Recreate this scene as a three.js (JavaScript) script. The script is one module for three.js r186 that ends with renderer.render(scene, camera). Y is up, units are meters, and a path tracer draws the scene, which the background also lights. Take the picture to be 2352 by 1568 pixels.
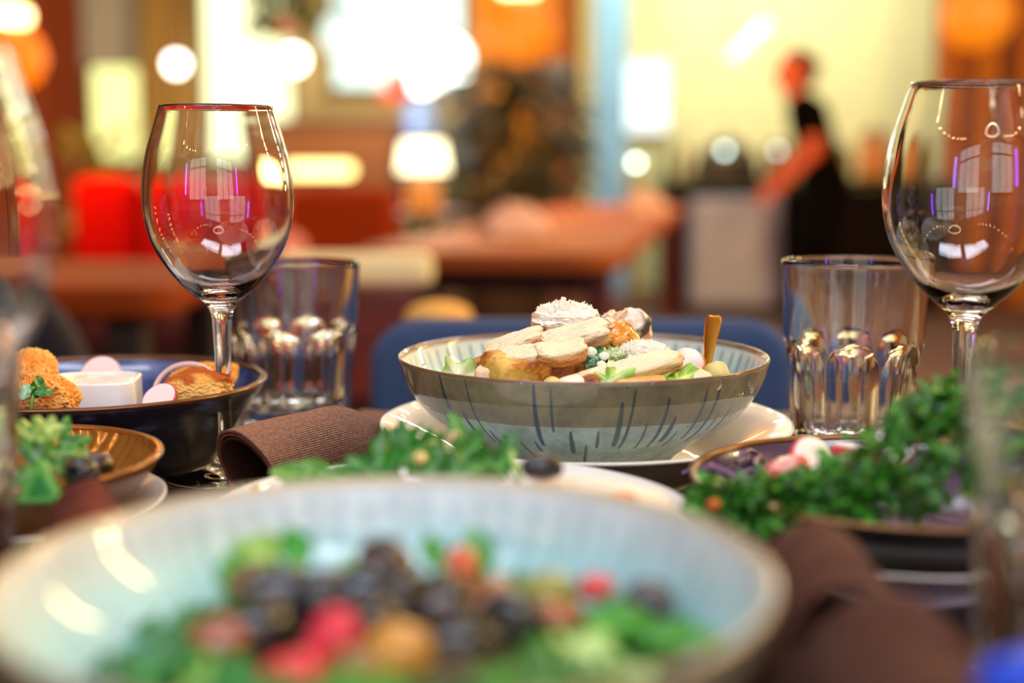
import * as THREE from 'three';
import { ImprovedNoise } from 'three/addons/math/ImprovedNoise.js';
import { mergeGeometries, mergeVertices } from 'three/addons/utils/BufferGeometryUtils.js';
import { RoundedBoxGeometry } from 'three/addons/geometries/RoundedBoxGeometry.js';
import { MarchingCubes } from 'three/addons/objects/MarchingCubes.js';
import { RectAreaLightUniformsLib } from 'three/addons/lights/RectAreaLightUniformsLib.js';

// ---------------------------------------------------------------- camera, daylight, fill panels, exposure
const scene = new THREE.Scene();
const renderer = new THREE.WebGLRenderer({ antialias: true });
renderer.toneMapping = THREE.LinearToneMapping;
renderer.toneMappingExposure = 1.1;
renderer.shadowMap.enabled = true;
RectAreaLightUniformsLib.init();

const TABLE = 0.75;                                   // height of the table top
const camera = new THREE.PerspectiveCamera(28.385, 1.5, 0.02, 80);
camera.filmGauge = 36;
camera.position.set(0, TABLE + 0.18, 0);
camera.rotation.set(-0.12801, 0, 0);
camera.focus = 0.74;
camera.userData.fStop = camera.getFocalLength() / 17; // aperture of 17 mm

scene.background = new THREE.Color(2.3, 2.5, 2.45);     // hazy bright sky behind the windows

const CEILING = 3.3;
// unseen ceiling panels added as fill light: [x, z, width, depth, colour, radiance]
const FILL_PANELS = [
  [-0.75, 0.75, 1.5, 0.7, 0xeaf0ff, 6.6], [1.0, 0.9, 1.5, 0.7, 0xeaf0ff, 6.6], [0.0, -1.9, 1.6, 0.6, 0xf2f5ff, 3.5],
  [1.75, -9.3, 2.6, 0.5, 0xfcffe0, 15], [-3.3, -6.0, 1.2, 0.6, 0xffb870, 1.5], [0.4, -5.0, 1.6, 0.6, 0xffc890, 1.0],
];

// ---------------------------------------------------------------- helpers
const perlin = new ImprovedNoise(), N = (x, y, z) => perlin.noise(x, y, z);
let seedState = 20240611;
const rnd = () => { seedState = (seedState + 0x6d2b79f5) | 0; let t = Math.imul(seedState ^ (seedState >>> 15), 1 | seedState); t = (t + Math.imul(t ^ (t >>> 7), 61 | t)) ^ t; return ((t ^ (t >>> 14)) >>> 0) / 4294967296; };
const rr = (a, b) => a + (b - a) * rnd();
const lin = (hex) => new THREE.Color(hex).toArray();
const mixc = (a, b, t) => { t = Math.min(1, Math.max(0, t)); return [a[0] + (b[0] - a[0]) * t, a[1] + (b[1] - a[1]) * t, a[2] + (b[2] - a[2]) * t]; };
const sstep = (a, b, x) => { const t = Math.min(1, Math.max(0, (x - a) / (b - a))); return t * t * (3 - 2 * t); };
const V3 = (a) => new THREE.Vector3(a[0], a[1], a[2]);

const used = new Map();
function numbered(name) { const n = used.get(name) ?? 0; used.set(name, n + 1); return n ? `${name}_${String(n).padStart(3, '0')}` : name; }
function tag(o, label, category, group) { o.userData.label = label; o.userData.category = category; if (group) o.userData.group = group; return o; }
function thing(name, label, category, pos = [0, 0, 0], turn = 0, group) {
  const o = new THREE.Group(); o.name = numbered(name); o.position.set(...pos); o.rotation.y = turn; scene.add(o);
  return tag(o, label, category, group);
}
function part(name, geo, mat, parent, pos, rot) {
  const m = new THREE.Mesh(geo, mat); m.name = parent ? name : numbered(name); if (pos) m.position.set(...pos); if (rot) m.rotation.set(...rot);
  (parent ?? scene).add(m); return m;
}
function single(name, label, category, geo, mat, pos, rot, group) { return tag(part(name, geo, mat, null, pos, rot), label, category, group); }
function struct(name, geo, mat, pos, rot) { const m = new THREE.Mesh(geo, mat); m.name = name; if (pos) m.position.set(...pos); if (rot) m.rotation.set(...rot); m.userData.kind = 'structure'; scene.add(m); return m; }
function copyOf(o, pos, turn, label, scale, group) {
  const c = o.clone(); c.name = numbered(o.name.replace(/_\d{3}$/, '')); c.position.set(...pos); c.rotation.set(0, turn ?? 0, 0); c.userData = { ...o.userData };
  if (label) c.userData.label = label; if (group) c.userData.group = group; if (scale) c.scale.set(...[].concat(scale).length === 3 ? scale : [scale, scale, scale]);
  scene.add(c); return c;
}
const std = (color, roughness = 0.6, o = {}) => new THREE.MeshStandardMaterial({ color, roughness, ...o });
const phys = (color, roughness = 0.6, o = {}) => new THREE.MeshPhysicalMaterial({ color, roughness, ...o });
const vcol = (roughness = 0.6, o = {}) => new THREE.MeshPhysicalMaterial({ color: 0xffffff, vertexColors: true, roughness, ...o });
const glow = (color, k) => new THREE.MeshStandardMaterial({ color: 0x222222, roughness: 0.5, emissive: color, emissiveIntensity: k });
const GLASS = phys(0xffffff, 0, { transmission: 1, thickness: 0.01, ior: 1.5 });

function pixelTexture(w, h, fn, srgb = true) {
  const d = new Uint8Array(w * h * 4);
  for (let y = 0; y < h; y++) for (let x = 0; x < w; x++) { const c = fn(x / w, y / h, x, y), i = (y * w + x) * 4; d[i] = c[0]; d[i + 1] = c[1]; d[i + 2] = c[2]; d[i + 3] = 255; }
  const t = new THREE.DataTexture(d, w, h); t.wrapS = t.wrapT = THREE.RepeatWrapping; t.magFilter = THREE.LinearFilter; t.minFilter = THREE.LinearFilter;
  if (srgb) t.colorSpace = THREE.SRGBColorSpace; t.needsUpdate = true; return t;
}
const repeated = (t, u, v) => { const c = t.clone(); c.repeat.set(u, v); c.needsUpdate = true; return c; };

// closed surface of revolution; rows of [r, y]; r may be a function of the angle. uv.y runs along the profile by arc length.
function revolve(rows, seg = 96) {
  const pos = [], uv = [], idx = [], n = rows.length, len = [0];
  const rad = (r, a) => (typeof r === 'function' ? r(a) : r);
  for (let i = 1; i < n; i++) len[i] = len[i - 1] + Math.hypot(rad(rows[i][0], 0) - rad(rows[i - 1][0], 0), rows[i][1] - rows[i - 1][1]);
  for (let i = 0; i < n; i++) for (let j = 0; j <= seg; j++) { const a = (j / seg) * Math.PI * 2, r = rad(rows[i][0], a); pos.push(r * Math.cos(a), rows[i][1], -r * Math.sin(a)); uv.push(j / seg, len[i] / len[n - 1]); }
  for (let i = 0; i < n - 1; i++) for (let j = 0; j < seg; j++) { const a = i * (seg + 1) + j, b = a + seg + 1; idx.push(a, a + 1, b, a + 1, b + 1, b); }
  const g = new THREE.BufferGeometry(); g.setAttribute('position', new THREE.Float32BufferAttribute(pos, 3)); g.setAttribute('uv', new THREE.Float32BufferAttribute(uv, 2)); g.setIndex(idx); g.computeVertexNormals();
  const nr = g.attributes.normal;                                     // join the seam's normals
  for (let i = 0; i < n; i++) { const a = i * (seg + 1), b = a + seg, v = new THREE.Vector3(nr.getX(a) + nr.getX(b), nr.getY(a) + nr.getY(b), nr.getZ(a) + nr.getZ(b)).normalize(); nr.setXYZ(a, v.x, v.y, v.z); nr.setXYZ(b, v.x, v.y, v.z); }
  return g;
}
// smooth a coarse profile
function smoothRows(pts, n = 80) { const c = new THREE.SplineCurve(pts.map((p) => new THREE.Vector2(p[0], p[1]))); c.curveType = 'centripetal'; return c.getSpacedPoints(n).map((p) => [Math.max(0, p.x), p.y]); }

// lump: a super-ellipsoid with noise, coloured per vertex
function blob(rx, ry, rz, { p = 2, amp = 0.1, freq = 1.5, fine = 0, ff = 7, detail = 10, seed = 0, bend = 0, color } = {}) {
  let g = new THREE.IcosahedronGeometry(1, detail); g.deleteAttribute('uv'); g.deleteAttribute('normal'); g = mergeVertices(g, 1e-5);
  const a = g.attributes.position, c = [];
  for (let i = 0; i < a.count; i++) {
    const x = a.getX(i), y = a.getY(i), z = a.getZ(i), k = 1 / Math.pow(Math.abs(x) ** p + Math.abs(y) ** p + Math.abs(z) ** p, 1 / p);
    const n1 = N(x * freq + seed, y * freq + seed * 1.7, z * freq - seed), n2 = N(x * ff - seed, y * ff, z * ff + seed), s = k * (1 + amp * n1 + fine * n2);
    const X = x * s, Y = y * s, Z = z * s; a.setXYZ(i, X * rx, Y * ry + bend * X * X * ry, Z * rz);
    if (color) c.push(...color(X, Y, Z, n1, n2));
  }
  if (color) g.setAttribute('color', new THREE.Float32BufferAttribute(c, 3));
  g.computeVertexNormals(); return g;
}
// sheet with thickness over a grid
function sheet(fn, nu, nv, th, { su = 1, sv = 1, color } = {}) {
  const P = [], nrm = [], pos = [], uv = [], idx = [], col = [], at = (i, j) => P[i * (nv + 1) + j];
  for (let i = 0; i <= nu; i++) for (let j = 0; j <= nv; j++) P.push(V3(fn(i / nu, j / nv)));
  for (let i = 0; i <= nu; i++) for (let j = 0; j <= nv; j++) {
    const du = at(Math.min(nu, i + 1), j).clone().sub(at(Math.max(0, i - 1), j)), dv = at(i, Math.min(nv, j + 1)).clone().sub(at(i, Math.max(0, j - 1)));
    nrm.push(du.cross(dv).normalize());
  }
  const W = nv + 1, T = (nu + 1) * W, t = typeof th === 'function' ? th : () => th;
  for (const s of [1, -1]) for (let i = 0; i <= nu; i++) for (let j = 0; j <= nv; j++) {
    const q = at(i, j), n = nrm[i * W + j], h = (t(i / nu, j / nv) / 2) * s; pos.push(q.x + n.x * h, q.y + n.y * h, q.z + n.z * h); uv.push((i / nu) * su, (j / nv) * sv);
    if (color) col.push(...color(i / nu, j / nv, q, s));
  }
  for (let i = 0; i < nu; i++) for (let j = 0; j < nv; j++) { const a = i * W + j, b = a + W; idx.push(a, b, a + 1, a + 1, b, b + 1, T + a, T + a + 1, T + b, T + a + 1, T + b + 1, T + b); }
  for (let i = 0; i < nu; i++) for (const [j, f] of [[0, 0], [nv, 1]]) { const a = i * W + j, b = a + W; if (f) idx.push(a, b, T + a, b, T + b, T + a); else idx.push(a, T + a, b, b, T + a, T + b); }
  for (let j = 0; j < nv; j++) for (const [i, f] of [[0, 0], [nu, 1]]) { const a = i * W + j, b = a + 1; if (!f) idx.push(a, b, T + a, b, T + b, T + a); else idx.push(a, T + a, b, b, T + a, T + b); }
  const g = new THREE.BufferGeometry(); g.setAttribute('position', new THREE.Float32BufferAttribute(pos, 3)); g.setAttribute('uv', new THREE.Float32BufferAttribute(uv, 2));
  if (color) g.setAttribute('color', new THREE.Float32BufferAttribute(col, 3));
  g.setIndex(idx); g.computeVertexNormals(); return g;
}
// leaf of unit length along +x, its base at the origin, with thickness, veins and a wavy edge
const parsleyEdge = (a) => { let m = 0; for (const c of [0, 1.25, -1.25]) m = Math.max(m, Math.exp(-(((a - c) / 0.5) ** 2))); return 0.5 * (0.4 + 0.6 * m) * (1 + 0.13 * Math.sin(a * 15)); };
const ovalEdge = (w) => (a) => { const q = Math.abs(Math.cos(a)), s = Math.abs(Math.sin(a)); return 0.5 / Math.pow(Math.pow(q, 1.6) + Math.pow(s / w, 1.6), 1 / 1.6); };
const frillEdge = (w, k) => (a) => ovalEdge(w)(a) * (1 + 0.07 * Math.sin(a * k) + 0.06 * Math.sin(a * (k * 1.7) + 1));
function leafGeo({ R = parsleyEdge, seg = 72, rings = 7, bend = 0.25, wave = 0.05, wf = 5, cup = 0.3, th = 0.018, seed = 0, dark = '#0d5c12', light = '#2f8a1e', vein = '#7fb24a', edge } = {}) {
  const pos = [], col = [], idx = [], D = lin(dark), L = lin(light), Ve = lin(vein), Ed = edge && lin(edge), S = seg, row = (s, r) => s * (1 + rings * S) + 1 + (r - 1) * S;
  for (const s of [1, -1]) for (let r = 0; r <= rings; r++) for (let j = 0; j < (r ? S : 1); j++) {
    let a = (j / S) * Math.PI * 2; if (a > Math.PI) a -= 2 * Math.PI;
    const t = r / rings, q = t * R(a), x = 0.5 + q * Math.cos(a), z = q * Math.sin(a);
    const y = -bend * (x - 0.15) * (x - 0.15) + cup * z * z + wave * t * t * Math.sin(a * wf + seed) + 0.05 * N(x * 3 + seed, z * 3, seed);
    pos.push(x, y + s * th * 0.5 * (1 - 0.75 * t ** 6), z);
    const v1 = Math.exp(-((z / 0.018) ** 2)), v2 = Math.exp(-(((Math.abs(z) * 1.3 - (x % 0.16)) / 0.02) ** 2)) * 0.45;
    let c = mixc(D, L, 0.5 + 0.9 * N(x * 4 + seed, z * 4, 3 + seed) + (s < 0 ? 0.25 : 0)); c = mixc(c, Ve, Math.min(0.8, Math.max(v1 * 0.8, v2))); if (Ed) c = mixc(c, Ed, t ** 5); col.push(...c);
  }
  for (const s of [0, 1]) { for (let j = 0; j < S; j++) { const b = row(s, 1) + j, c = row(s, 1) + ((j + 1) % S), o = s * (1 + rings * S); s ? idx.push(o, b, c) : idx.push(o, c, b); }
    for (let r = 1; r < rings; r++) for (let j = 0; j < S; j++) { const a = row(s, r) + j, b = row(s, r) + ((j + 1) % S), c = row(s, r + 1) + j, d = row(s, r + 1) + ((j + 1) % S); s ? idx.push(a, c, b, b, c, d) : idx.push(a, b, c, b, d, c); } }
  for (let j = 0; j < S; j++) { const a = row(0, rings) + j, b = row(0, rings) + ((j + 1) % S), c = row(1, rings) + j, d = row(1, rings) + ((j + 1) % S); idx.push(a, b, c, b, d, c); }
  const g = new THREE.BufferGeometry(); g.setAttribute('position', new THREE.Float32BufferAttribute(pos, 3)); g.setAttribute('color', new THREE.Float32BufferAttribute(col, 3)); g.setIndex(idx); g.computeVertexNormals(); return g;
}
// put a leaf from base to tip, its upper face turned towards `up`
function layLeaf(o, base, tip, up = [0, 1, 0], width = 1) {
  const b = V3(base), x = V3(tip).sub(b), l = x.length(); x.normalize(); const z = x.clone().cross(V3(up)).normalize(), y = z.clone().cross(x);
  o.position.copy(b); o.quaternion.setFromRotationMatrix(new THREE.Matrix4().makeBasis(x, y, z)); o.scale.set(l, l, l * width); return o;
}
function tube(points, r, seg = 40, rad = 10, closed = false) { return new THREE.TubeGeometry(new THREE.CatmullRomCurve3(points.map(V3), closed), seg, r, rad, closed); }
function roundRect(w, h, r, x0 = 0, y0 = 0) {
  const s = new THREE.Shape(), x = x0 - w / 2, y = y0 - h / 2; s.moveTo(x + r, y); s.lineTo(x + w - r, y); s.absarc(x + w - r, y + r, r, -Math.PI / 2, 0); s.lineTo(x + w, y + h - r); s.absarc(x + w - r, y + h - r, r, 0, Math.PI / 2);
  s.lineTo(x + r, y + h); s.absarc(x + r, y + h - r, r, Math.PI / 2, Math.PI); s.lineTo(x, y + r); s.absarc(x + r, y + r, r, Math.PI, Math.PI * 1.5); return s;
}
function slab(shape, depth, bevel = 0.004, curve = 14) { return new THREE.ExtrudeGeometry(shape, { depth: depth - 2 * bevel, bevelEnabled: bevel > 0, bevelThickness: bevel, bevelSize: bevel, bevelOffset: -bevel, bevelSegments: 3, curveSegments: curve }).translate(0, 0, bevel - depth / 2); }
const box = (w, h, d, r = 0.006) => new RoundedBoxGeometry(w, h, d, 2, Math.min(r, w / 2.1, h / 2.1, d / 2.1));
const flatSlab = (shape, depth, bevel) => slab(shape, depth, bevel).rotateX(-Math.PI / 2);

// ---------------------------------------------------------------- room shell
const woodTex = pixelTexture(512, 512, (u, v) => {
  const s = N(u * 3, v * 40, 1.3) * 0.5 + N(u * 9, v * 150, 4.1) * 0.35 + N(u * 2, v * 8, 7.7) * 0.4, k = 0.72 + 0.34 * s; return [150 * k, 92 * k, 48 * k];
});
const oakMat = (color, rough = 0.45) => new THREE.MeshStandardMaterial({ map: woodTex, color, roughness: rough });
const plasterTex = pixelTexture(256, 256, (u, v) => { const k = 236 + 14 * N(u * 12, v * 12, 2) + 6 * N(u * 60, v * 60, 5); return [k, k, k]; });
const plaster = (c) => new THREE.MeshStandardMaterial({ map: plasterTex, color: c, roughness: 0.9 });
const BACK = -10.5;

{ // floor and ceiling
  const f = flatSlab(roundRect(14, 16, 0.01, 0, 3), 0.1, 0); struct('floor', f, oakMat(0xa88868, 0.7), [0, -0.05, 0]);
  struct('ceiling', flatSlab(roundRect(14, 16, 0.01, 0, 3), 0.1, 0), plaster(0x9a968c), [0, CEILING + 0.05, 0]);
}
// back wall with window openings
const WINDOWS = [[-3.3, -2.84, 0.95, 2.75], [-2.42, -1.66, 0.95, 2.75], [-1.42, -0.34, 1.5, 2.75]];
{
  const s = new THREE.Shape(); s.moveTo(-7, 0); s.lineTo(0.45, 0); s.lineTo(0.45, CEILING); s.lineTo(-7, CEILING);
  for (const [x0, x1, y0, y1] of WINDOWS) { const h = new THREE.Path(); h.moveTo(x0, y0); h.lineTo(x0, y1); h.lineTo(x1, y1); h.lineTo(x1, y0); s.holes.push(h); }
  struct('wall_back', new THREE.ExtrudeGeometry(s, { depth: 0.2, bevelEnabled: false }), plaster(0xdcc888), [0, 0, BACK - 0.2]);
  const s2 = roundRect(6.55, CEILING, 0.001, 3.725, CEILING / 2);
  struct('wall_back_right', new THREE.ExtrudeGeometry(s2, { depth: 0.2, bevelEnabled: false }), plaster(0xeeecba), [0, 0, BACK - 0.2]);
  struct('wall_left', box(0.2, CEILING, 16, 0.01), plaster(0x4a3626), [-7, CEILING / 2, -3]);
  struct('wall_right', box(0.2, CEILING, 16, 0.01), plaster(0x553c28), [7, CEILING / 2, -3]);
  const s3 = roundRect(14, CEILING, 0.001, 0, CEILING / 2);
  for (const x of [-1.65, 1.65]) { const h = new THREE.Path(); h.moveTo(x - 1.1, 0.75); h.lineTo(x - 1.1, 2.75); h.lineTo(x + 1.1, 2.75); h.lineTo(x + 1.1, 0.75); s3.holes.push(h); }
  struct('wall_front', new THREE.ExtrudeGeometry(s3, { depth: 0.2, bevelEnabled: false }), plaster(0xb4b6b8), [0, 0, 3.3]);
}
const frameMat = std(0x6b5836, 0.5), paneMat = phys(0xffffff, 0, { transmission: 1, thickness: 0 }), tinted = [[0.84, 0.79, 0.48], [0.95, 0.92, 0.68], [0.78, 0.86, 0.8]].map(([r, g, b]) => { const m = paneMat.clone(); m.color.setRGB(r, g, b); return m; });
WINDOWS.forEach(([x0, x1, y0, y1], i) => {
  const w = new THREE.Group(); w.name = `window_${i + 1}`; w.userData.kind = 'structure'; scene.add(w);
  const cx = (x0 + x1) / 2, cy = (y0 + y1) / 2, W = x1 - x0, Hh = y1 - y0, z = BACK - 0.1;
  const fr = roundRect(W, Hh, 0.01); fr.holes.push(roundRect(W - 0.1, Hh - 0.1, 0.01));
  part('window_frame', slab(fr, 0.07, 0.006), frameMat, w, [cx, cy, z]);
  part('window_pane', box(W - 0.09, Hh - 0.09, 0.006, 0.001), tinted[i], w, [cx, cy, z]);
  part('window_sill', box(W + 0.06, 0.03, 0.2, 0.008), frameMat, w, [cx, y0 - 0.015, BACK + 0.02]);
});
[-1.65, 1.65].forEach((x, i) => { // the windows behind the diner
  const w = new THREE.Group(); w.name = `window_${4 + i}`; w.userData.kind = 'structure'; scene.add(w); const fr = roundRect(2.2, 2, 0.01); fr.holes.push(roundRect(2.08, 1.88, 0.01));
  part('window_frame', slab(fr, 0.08, 0.006), frameMat, w, [x, 1.75, 3.4]); part('window_pane', box(2.1, 1.9, 0.006, 0.001), paneMat, w, [x, 1.75, 3.4]);
  for (const k of [-0.35, 0.35]) part('mullion', box(0.05, 1.9, 0.06, 0.008), frameMat, w, [x + k, 1.75, 3.4]); part('transom', box(2.1, 0.05, 0.06, 0.008), frameMat, w, [x, 2.2, 3.4]); part('window_sill', box(2.3, 0.04, 0.26, 0.008), frameMat, w, [x, 0.74, 3.36]);
});
// timber panelling: posts of upright boards, each board a piece of its own
const boardMats = [0xc87020, 0x9a5216, 0xd07a1c, 0x7a3e10].map((c) => plaster(c));
function boarded(name, x0, x1, z, h = CEILING, y0 = 0, mats = boardMats) {
  const g = new THREE.Group(); g.name = name; g.userData.kind = 'structure'; scene.add(g); g.position.set(0, 0, z);
  const n = Math.max(2, Math.round((x1 - x0) / 0.14)), w = (x1 - x0) / n, geo = box(w - 0.012, h - y0, 0.05, 0.006);
  part('backing', box(x1 - x0, h - y0, 0.04, 0.004), std(0x3a1a08, 0.8), g, [(x0 + x1) / 2, (h + y0) / 2, -0.04]);
  for (let i = 0; i < n; i++) part('board', geo, mats[i % mats.length], g, [x0 + w * (i + 0.5), (h + y0) / 2, rr(-0.006, 0.006)]);
}
boarded('column_1', 0.3032, 0.524, -10.3);
boarded('column_2', 2.8434, 3.4615 + 0.9, -9.2);
boarded('column_3', -4.2, -3.01, -9.6, CEILING, 0, [0xa84c12, 0x98420f, 0x8e3c0e].map((c) => plaster(c)));
boarded('wall_panel', -0.3013, 0.3046, -10.35, CEILING, 0, [0xf0941c, 0xf8a028, 0xe88a18].map((c) => plaster(c)));
struct('column_4', box(0.24, CEILING, 0.16, 0.01), plaster(0x8fc4ee), [0.7167, CEILING / 2, -10]);
struct('trim_1', box(0.1, CEILING, 0.1, 0.01), plaster(0xe8dc8c), [0.559, CEILING / 2, -10.1]);

// ---------------------------------------------------------------- added ceiling fill panels, lamps
FILL_PANELS.forEach(([x, z, w, d, color, k], i) => {
  const where = ['above the dining table, left one', 'above the dining table, right one', 'in front of the blue chair', 'along the yellow wall over the bar', 'above the red banquette', 'above the long wooden table'][i];
  const t = thing('ceiling_fill_panel', `added flush white ceiling fill panel ${where}`, 'lamp', [x, CEILING, z]);
  const fr = roundRect(w + 0.08, d + 0.08, 0.02); fr.holes.push(roundRect(w, d, 0.01));
  part('frame', flatSlab(fr, 0.06, 0.004), std(0xdddddd, 0.5), t, [0, -0.03, 0]);
  part('diffuser', box(w - 0.002, 0.02, d - 0.002, 0.003), glow(color, k * 0.6), t, [0, -0.022, 0]);
  const L = new THREE.RectAreaLight(color, k, w, d); L.position.set(x, CEILING - 0.068, z); L.rotation.x = -Math.PI / 2; scene.add(L);
});
function pendantGlobe(pos, r, color, k, candela, label, cordColor = 0x222222) {
  const t = thing('pendant_lamp', label, 'lamp', pos);
  const globe = part('globe', new THREE.SphereGeometry(r, 32, 20), glow(color, k), t);
  part('cap', revolve(smoothRows([[0, r * 0.9], [r * 0.4, r * 0.92], [r * 0.42, r * 1.1], [r * 0.15, r * 1.35], [0, r * 1.36]], 20), 24), std(cordColor, 0.4, { metalness: 0.6 }), t);
  part('cord', new THREE.CylinderGeometry(0.006, 0.006, CEILING - pos[1] - r * 1.2, 8), std(0x1a1a1a, 0.7), t, [0, (CEILING - pos[1] + r * 1.2) / 2, 0]);
  const p = new THREE.PointLight(color, candela); p.position.set(...pos); p.shadow.radius = r / 0.02 * 0.9; scene.add(p);
  return t;
}
pendantGlobe([-1.8078, 1.4835, -7.4], 0.05, 0xfffbe8, 9, 1.2, 'small white glass pendant above the pale drape');
pendantGlobe([-1.1108, 1.4754, -7], 0.06, 0xfffde0, 8, 1.6, 'white glass pendant lamp lowest of those before the dark leaves');
pendantGlobe([-1.3689, 1.772, -8.4], 0.06, 0xff9a58, 0.75, 0.4, 'dim peach pendant just above the white glass pendant');
pendantGlobe([-1.0489, 1.7574, -8.6], 0.14, 0xe8fff4, 1.3, 0.8, 'milky pendant globe right of the dark hanging leaves');
pendantGlobe([-0.5557, 1.5622, -7.6], 0.1, 0xffffff, 6, 1.5, 'bright white pendant with a brown cap beside the window', 0x5a3212);
pendantGlobe([-0.4151, 1.5766, -8.4], 0.16, 0xf2fff6, 5, 1.5, 'largest bright white pendant globe beside the amber lantern');
pendantGlobe([-0.4838, 1.3889, -7.4], 0.065, 0xffffff, 6, 1.0, 'white pendant hanging lowest of the bright cluster');
// amber lanterns: a bright bulb above a honey coloured glass ball in a ribbed cage
function lantern(pos, r, label, candela = 7) {
  const t = thing('amber_lantern', label, 'lamp', pos);
  part('globe', new THREE.SphereGeometry(r, 36, 24), glow(0xff8a00, 1.0), t);
  const cage = std(0xb06a10, 0.4, { metalness: 0.7 });
  for (let i = 0; i < 6; i++) part('cage_rib', new THREE.TorusGeometry(r * 1.02, r * 0.025, 6, 40), cage, t, null, [0, (i * Math.PI) / 6, 0]);
  part('bulb', revolve(smoothRows([[0, r * 0.95], [r * 0.5, r * 1.02], [r * 0.62, r * 1.25], [r * 0.5, r * 1.5], [0, r * 1.6]], 24), 28), glow(0xffd890, 8), t);
  part('cord', new THREE.CylinderGeometry(0.008, 0.008, CEILING - pos[1] - r * 1.5, 8), std(0x2a1a0a, 0.7), t, [0, (CEILING - pos[1] + r * 1.5) / 2, 0]);
  const p = new THREE.PointLight(0xff9a3c, candela); p.position.set(...pos); p.shadow.radius = r / 0.02 * 0.9; scene.add(p);
}
lantern([0.0313, 1.5457, -6.2], 0.155, 'amber glass lantern with a bright top before the boarded orange wall');
lantern([2.0232, 1.587, -6], 0.15, 'amber glass lantern high above the rightmost wine glass', 4);
lantern([-1.8175, 1.3304, -5], 0.115, 'amber glass lantern glowing at the left edge of the picture');

// ---------------------------------------------------------------- light strings and lamps round the table that the glassware reflects
function lightString(x0, z0, x1, z1, y, n, label, color = 0xffd296) {
  const t = thing('string_light', label, 'lamp', [0, 0, 0]), pts = [], bulbGeo = new THREE.SphereGeometry(0.034, 16, 12), m = glow(color, 75), socket = new THREE.CylinderGeometry(0.014, 0.014, 0.05, 10), sm = std(0x1c1814, 0.6);
  for (let i = 0; i <= n; i++) { const k = i / n; pts.push([x0 + (x1 - x0) * k, y + 0.12 - 0.35 * Math.sin(Math.PI * k), z0 + (z1 - z0) * k]); }
  part('wire', tube(pts, 0.005, 80, 6), sm, t);
  for (let i = 0; i < n; i++) {
    const k = (i + 0.5) / n, p = [x0 + (x1 - x0) * k, y + 0.06 - 0.35 * Math.sin(Math.PI * k), z0 + (z1 - z0) * k];
    part('bulb', bulbGeo, m, t, p); part('socket', socket, sm, t, [p[0], p[1] + 0.045, p[2]]);
    const L = new THREE.PointLight(color, 0.06); L.position.set(...p); L.shadow.radius = 1.6; scene.add(L);
  }
}
function cascade(x, z, y0, y1, n, label, color = 0xffd890) { // bulbs strung one below the other on a hanging cable
  const t = thing('cascade_lamp', label, 'lamp', [x, 0, z]), geo = new THREE.SphereGeometry(0.05, 18, 14), m = glow(color, 170), socket = new THREE.CylinderGeometry(0.018, 0.018, 0.05, 10), sm = std(0x1c1814, 0.6);
  part('cable', new THREE.CylinderGeometry(0.006, 0.006, CEILING - y0, 8), sm, t, [0.06, (CEILING + y0) / 2, 0]);
  for (let i = 0; i < n; i++) { const y = y0 + ((y1 - y0) * i) / (n - 1); part('bulb', geo, m, t, [0, y, 0]); part('socket', socket, sm, t, [0.045, y + 0.03, 0]); const L = new THREE.PointLight(color, 0.05); L.position.set(x, y, z); L.shadow.radius = 2; scene.add(L); }
}
cascade(3.3, -1.55, 1.55, 3.05, 9, 'hanging cascade of warm bulbs beside the dining table on the right');
cascade(2.75, -3.7, 1.1, 2.95, 9, 'hanging cascade of warm bulbs on the right towards the bar');
lightString(0.15, -2.6, 0.6, -7.6, 2.5, 9, 'warm bulb string hung over the middle of the room');
lightString(2.4, 0.2, 1.4, 2.4, 2.5, 7, 'warm bulb string hung on the right behind the diner');
lightString(-2.2, -0.4, -1.4, 2.2, 2.5, 8, 'warm bulb string hung on the left behind the diner');
{
  const t = thing('ring_lamp', 'large white ring pendant lamp hung behind the diner', 'lamp', [0.5, 2.45, 1.9]);
  part('ring', new THREE.TorusGeometry(0.42, 0.02, 12, 90).rotateX(Math.PI / 2), glow(0xfff0d8, 20), t);
  for (const a of [0.5, 2.6, 4.7]) part('cord', tube([[0.42 * Math.cos(a), 0, 0.42 * Math.sin(a)], [0, CEILING - 2.45, 0]], 0.003, 4, 6), std(0x222222, 0.6), t);
}
{
  const t = thing('wall_sign', 'violet glowing tube lamp upright on the wall behind the diner', 'lamp', [2.95, 1.7, 2.9]);
  part('tube', new THREE.CapsuleGeometry(0.05, 1.2, 6, 16), glow(0x9a50ff, 34), t);
  const b = thing('wall_sign', 'blue glowing tube lamp upright on the wall behind the diner', 'lamp', [-2.95, 1.7, 2.9]);
  part('tube', new THREE.CapsuleGeometry(0.05, 1.2, 6, 16), glow(0x7a80ff, 30), b);
}

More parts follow.
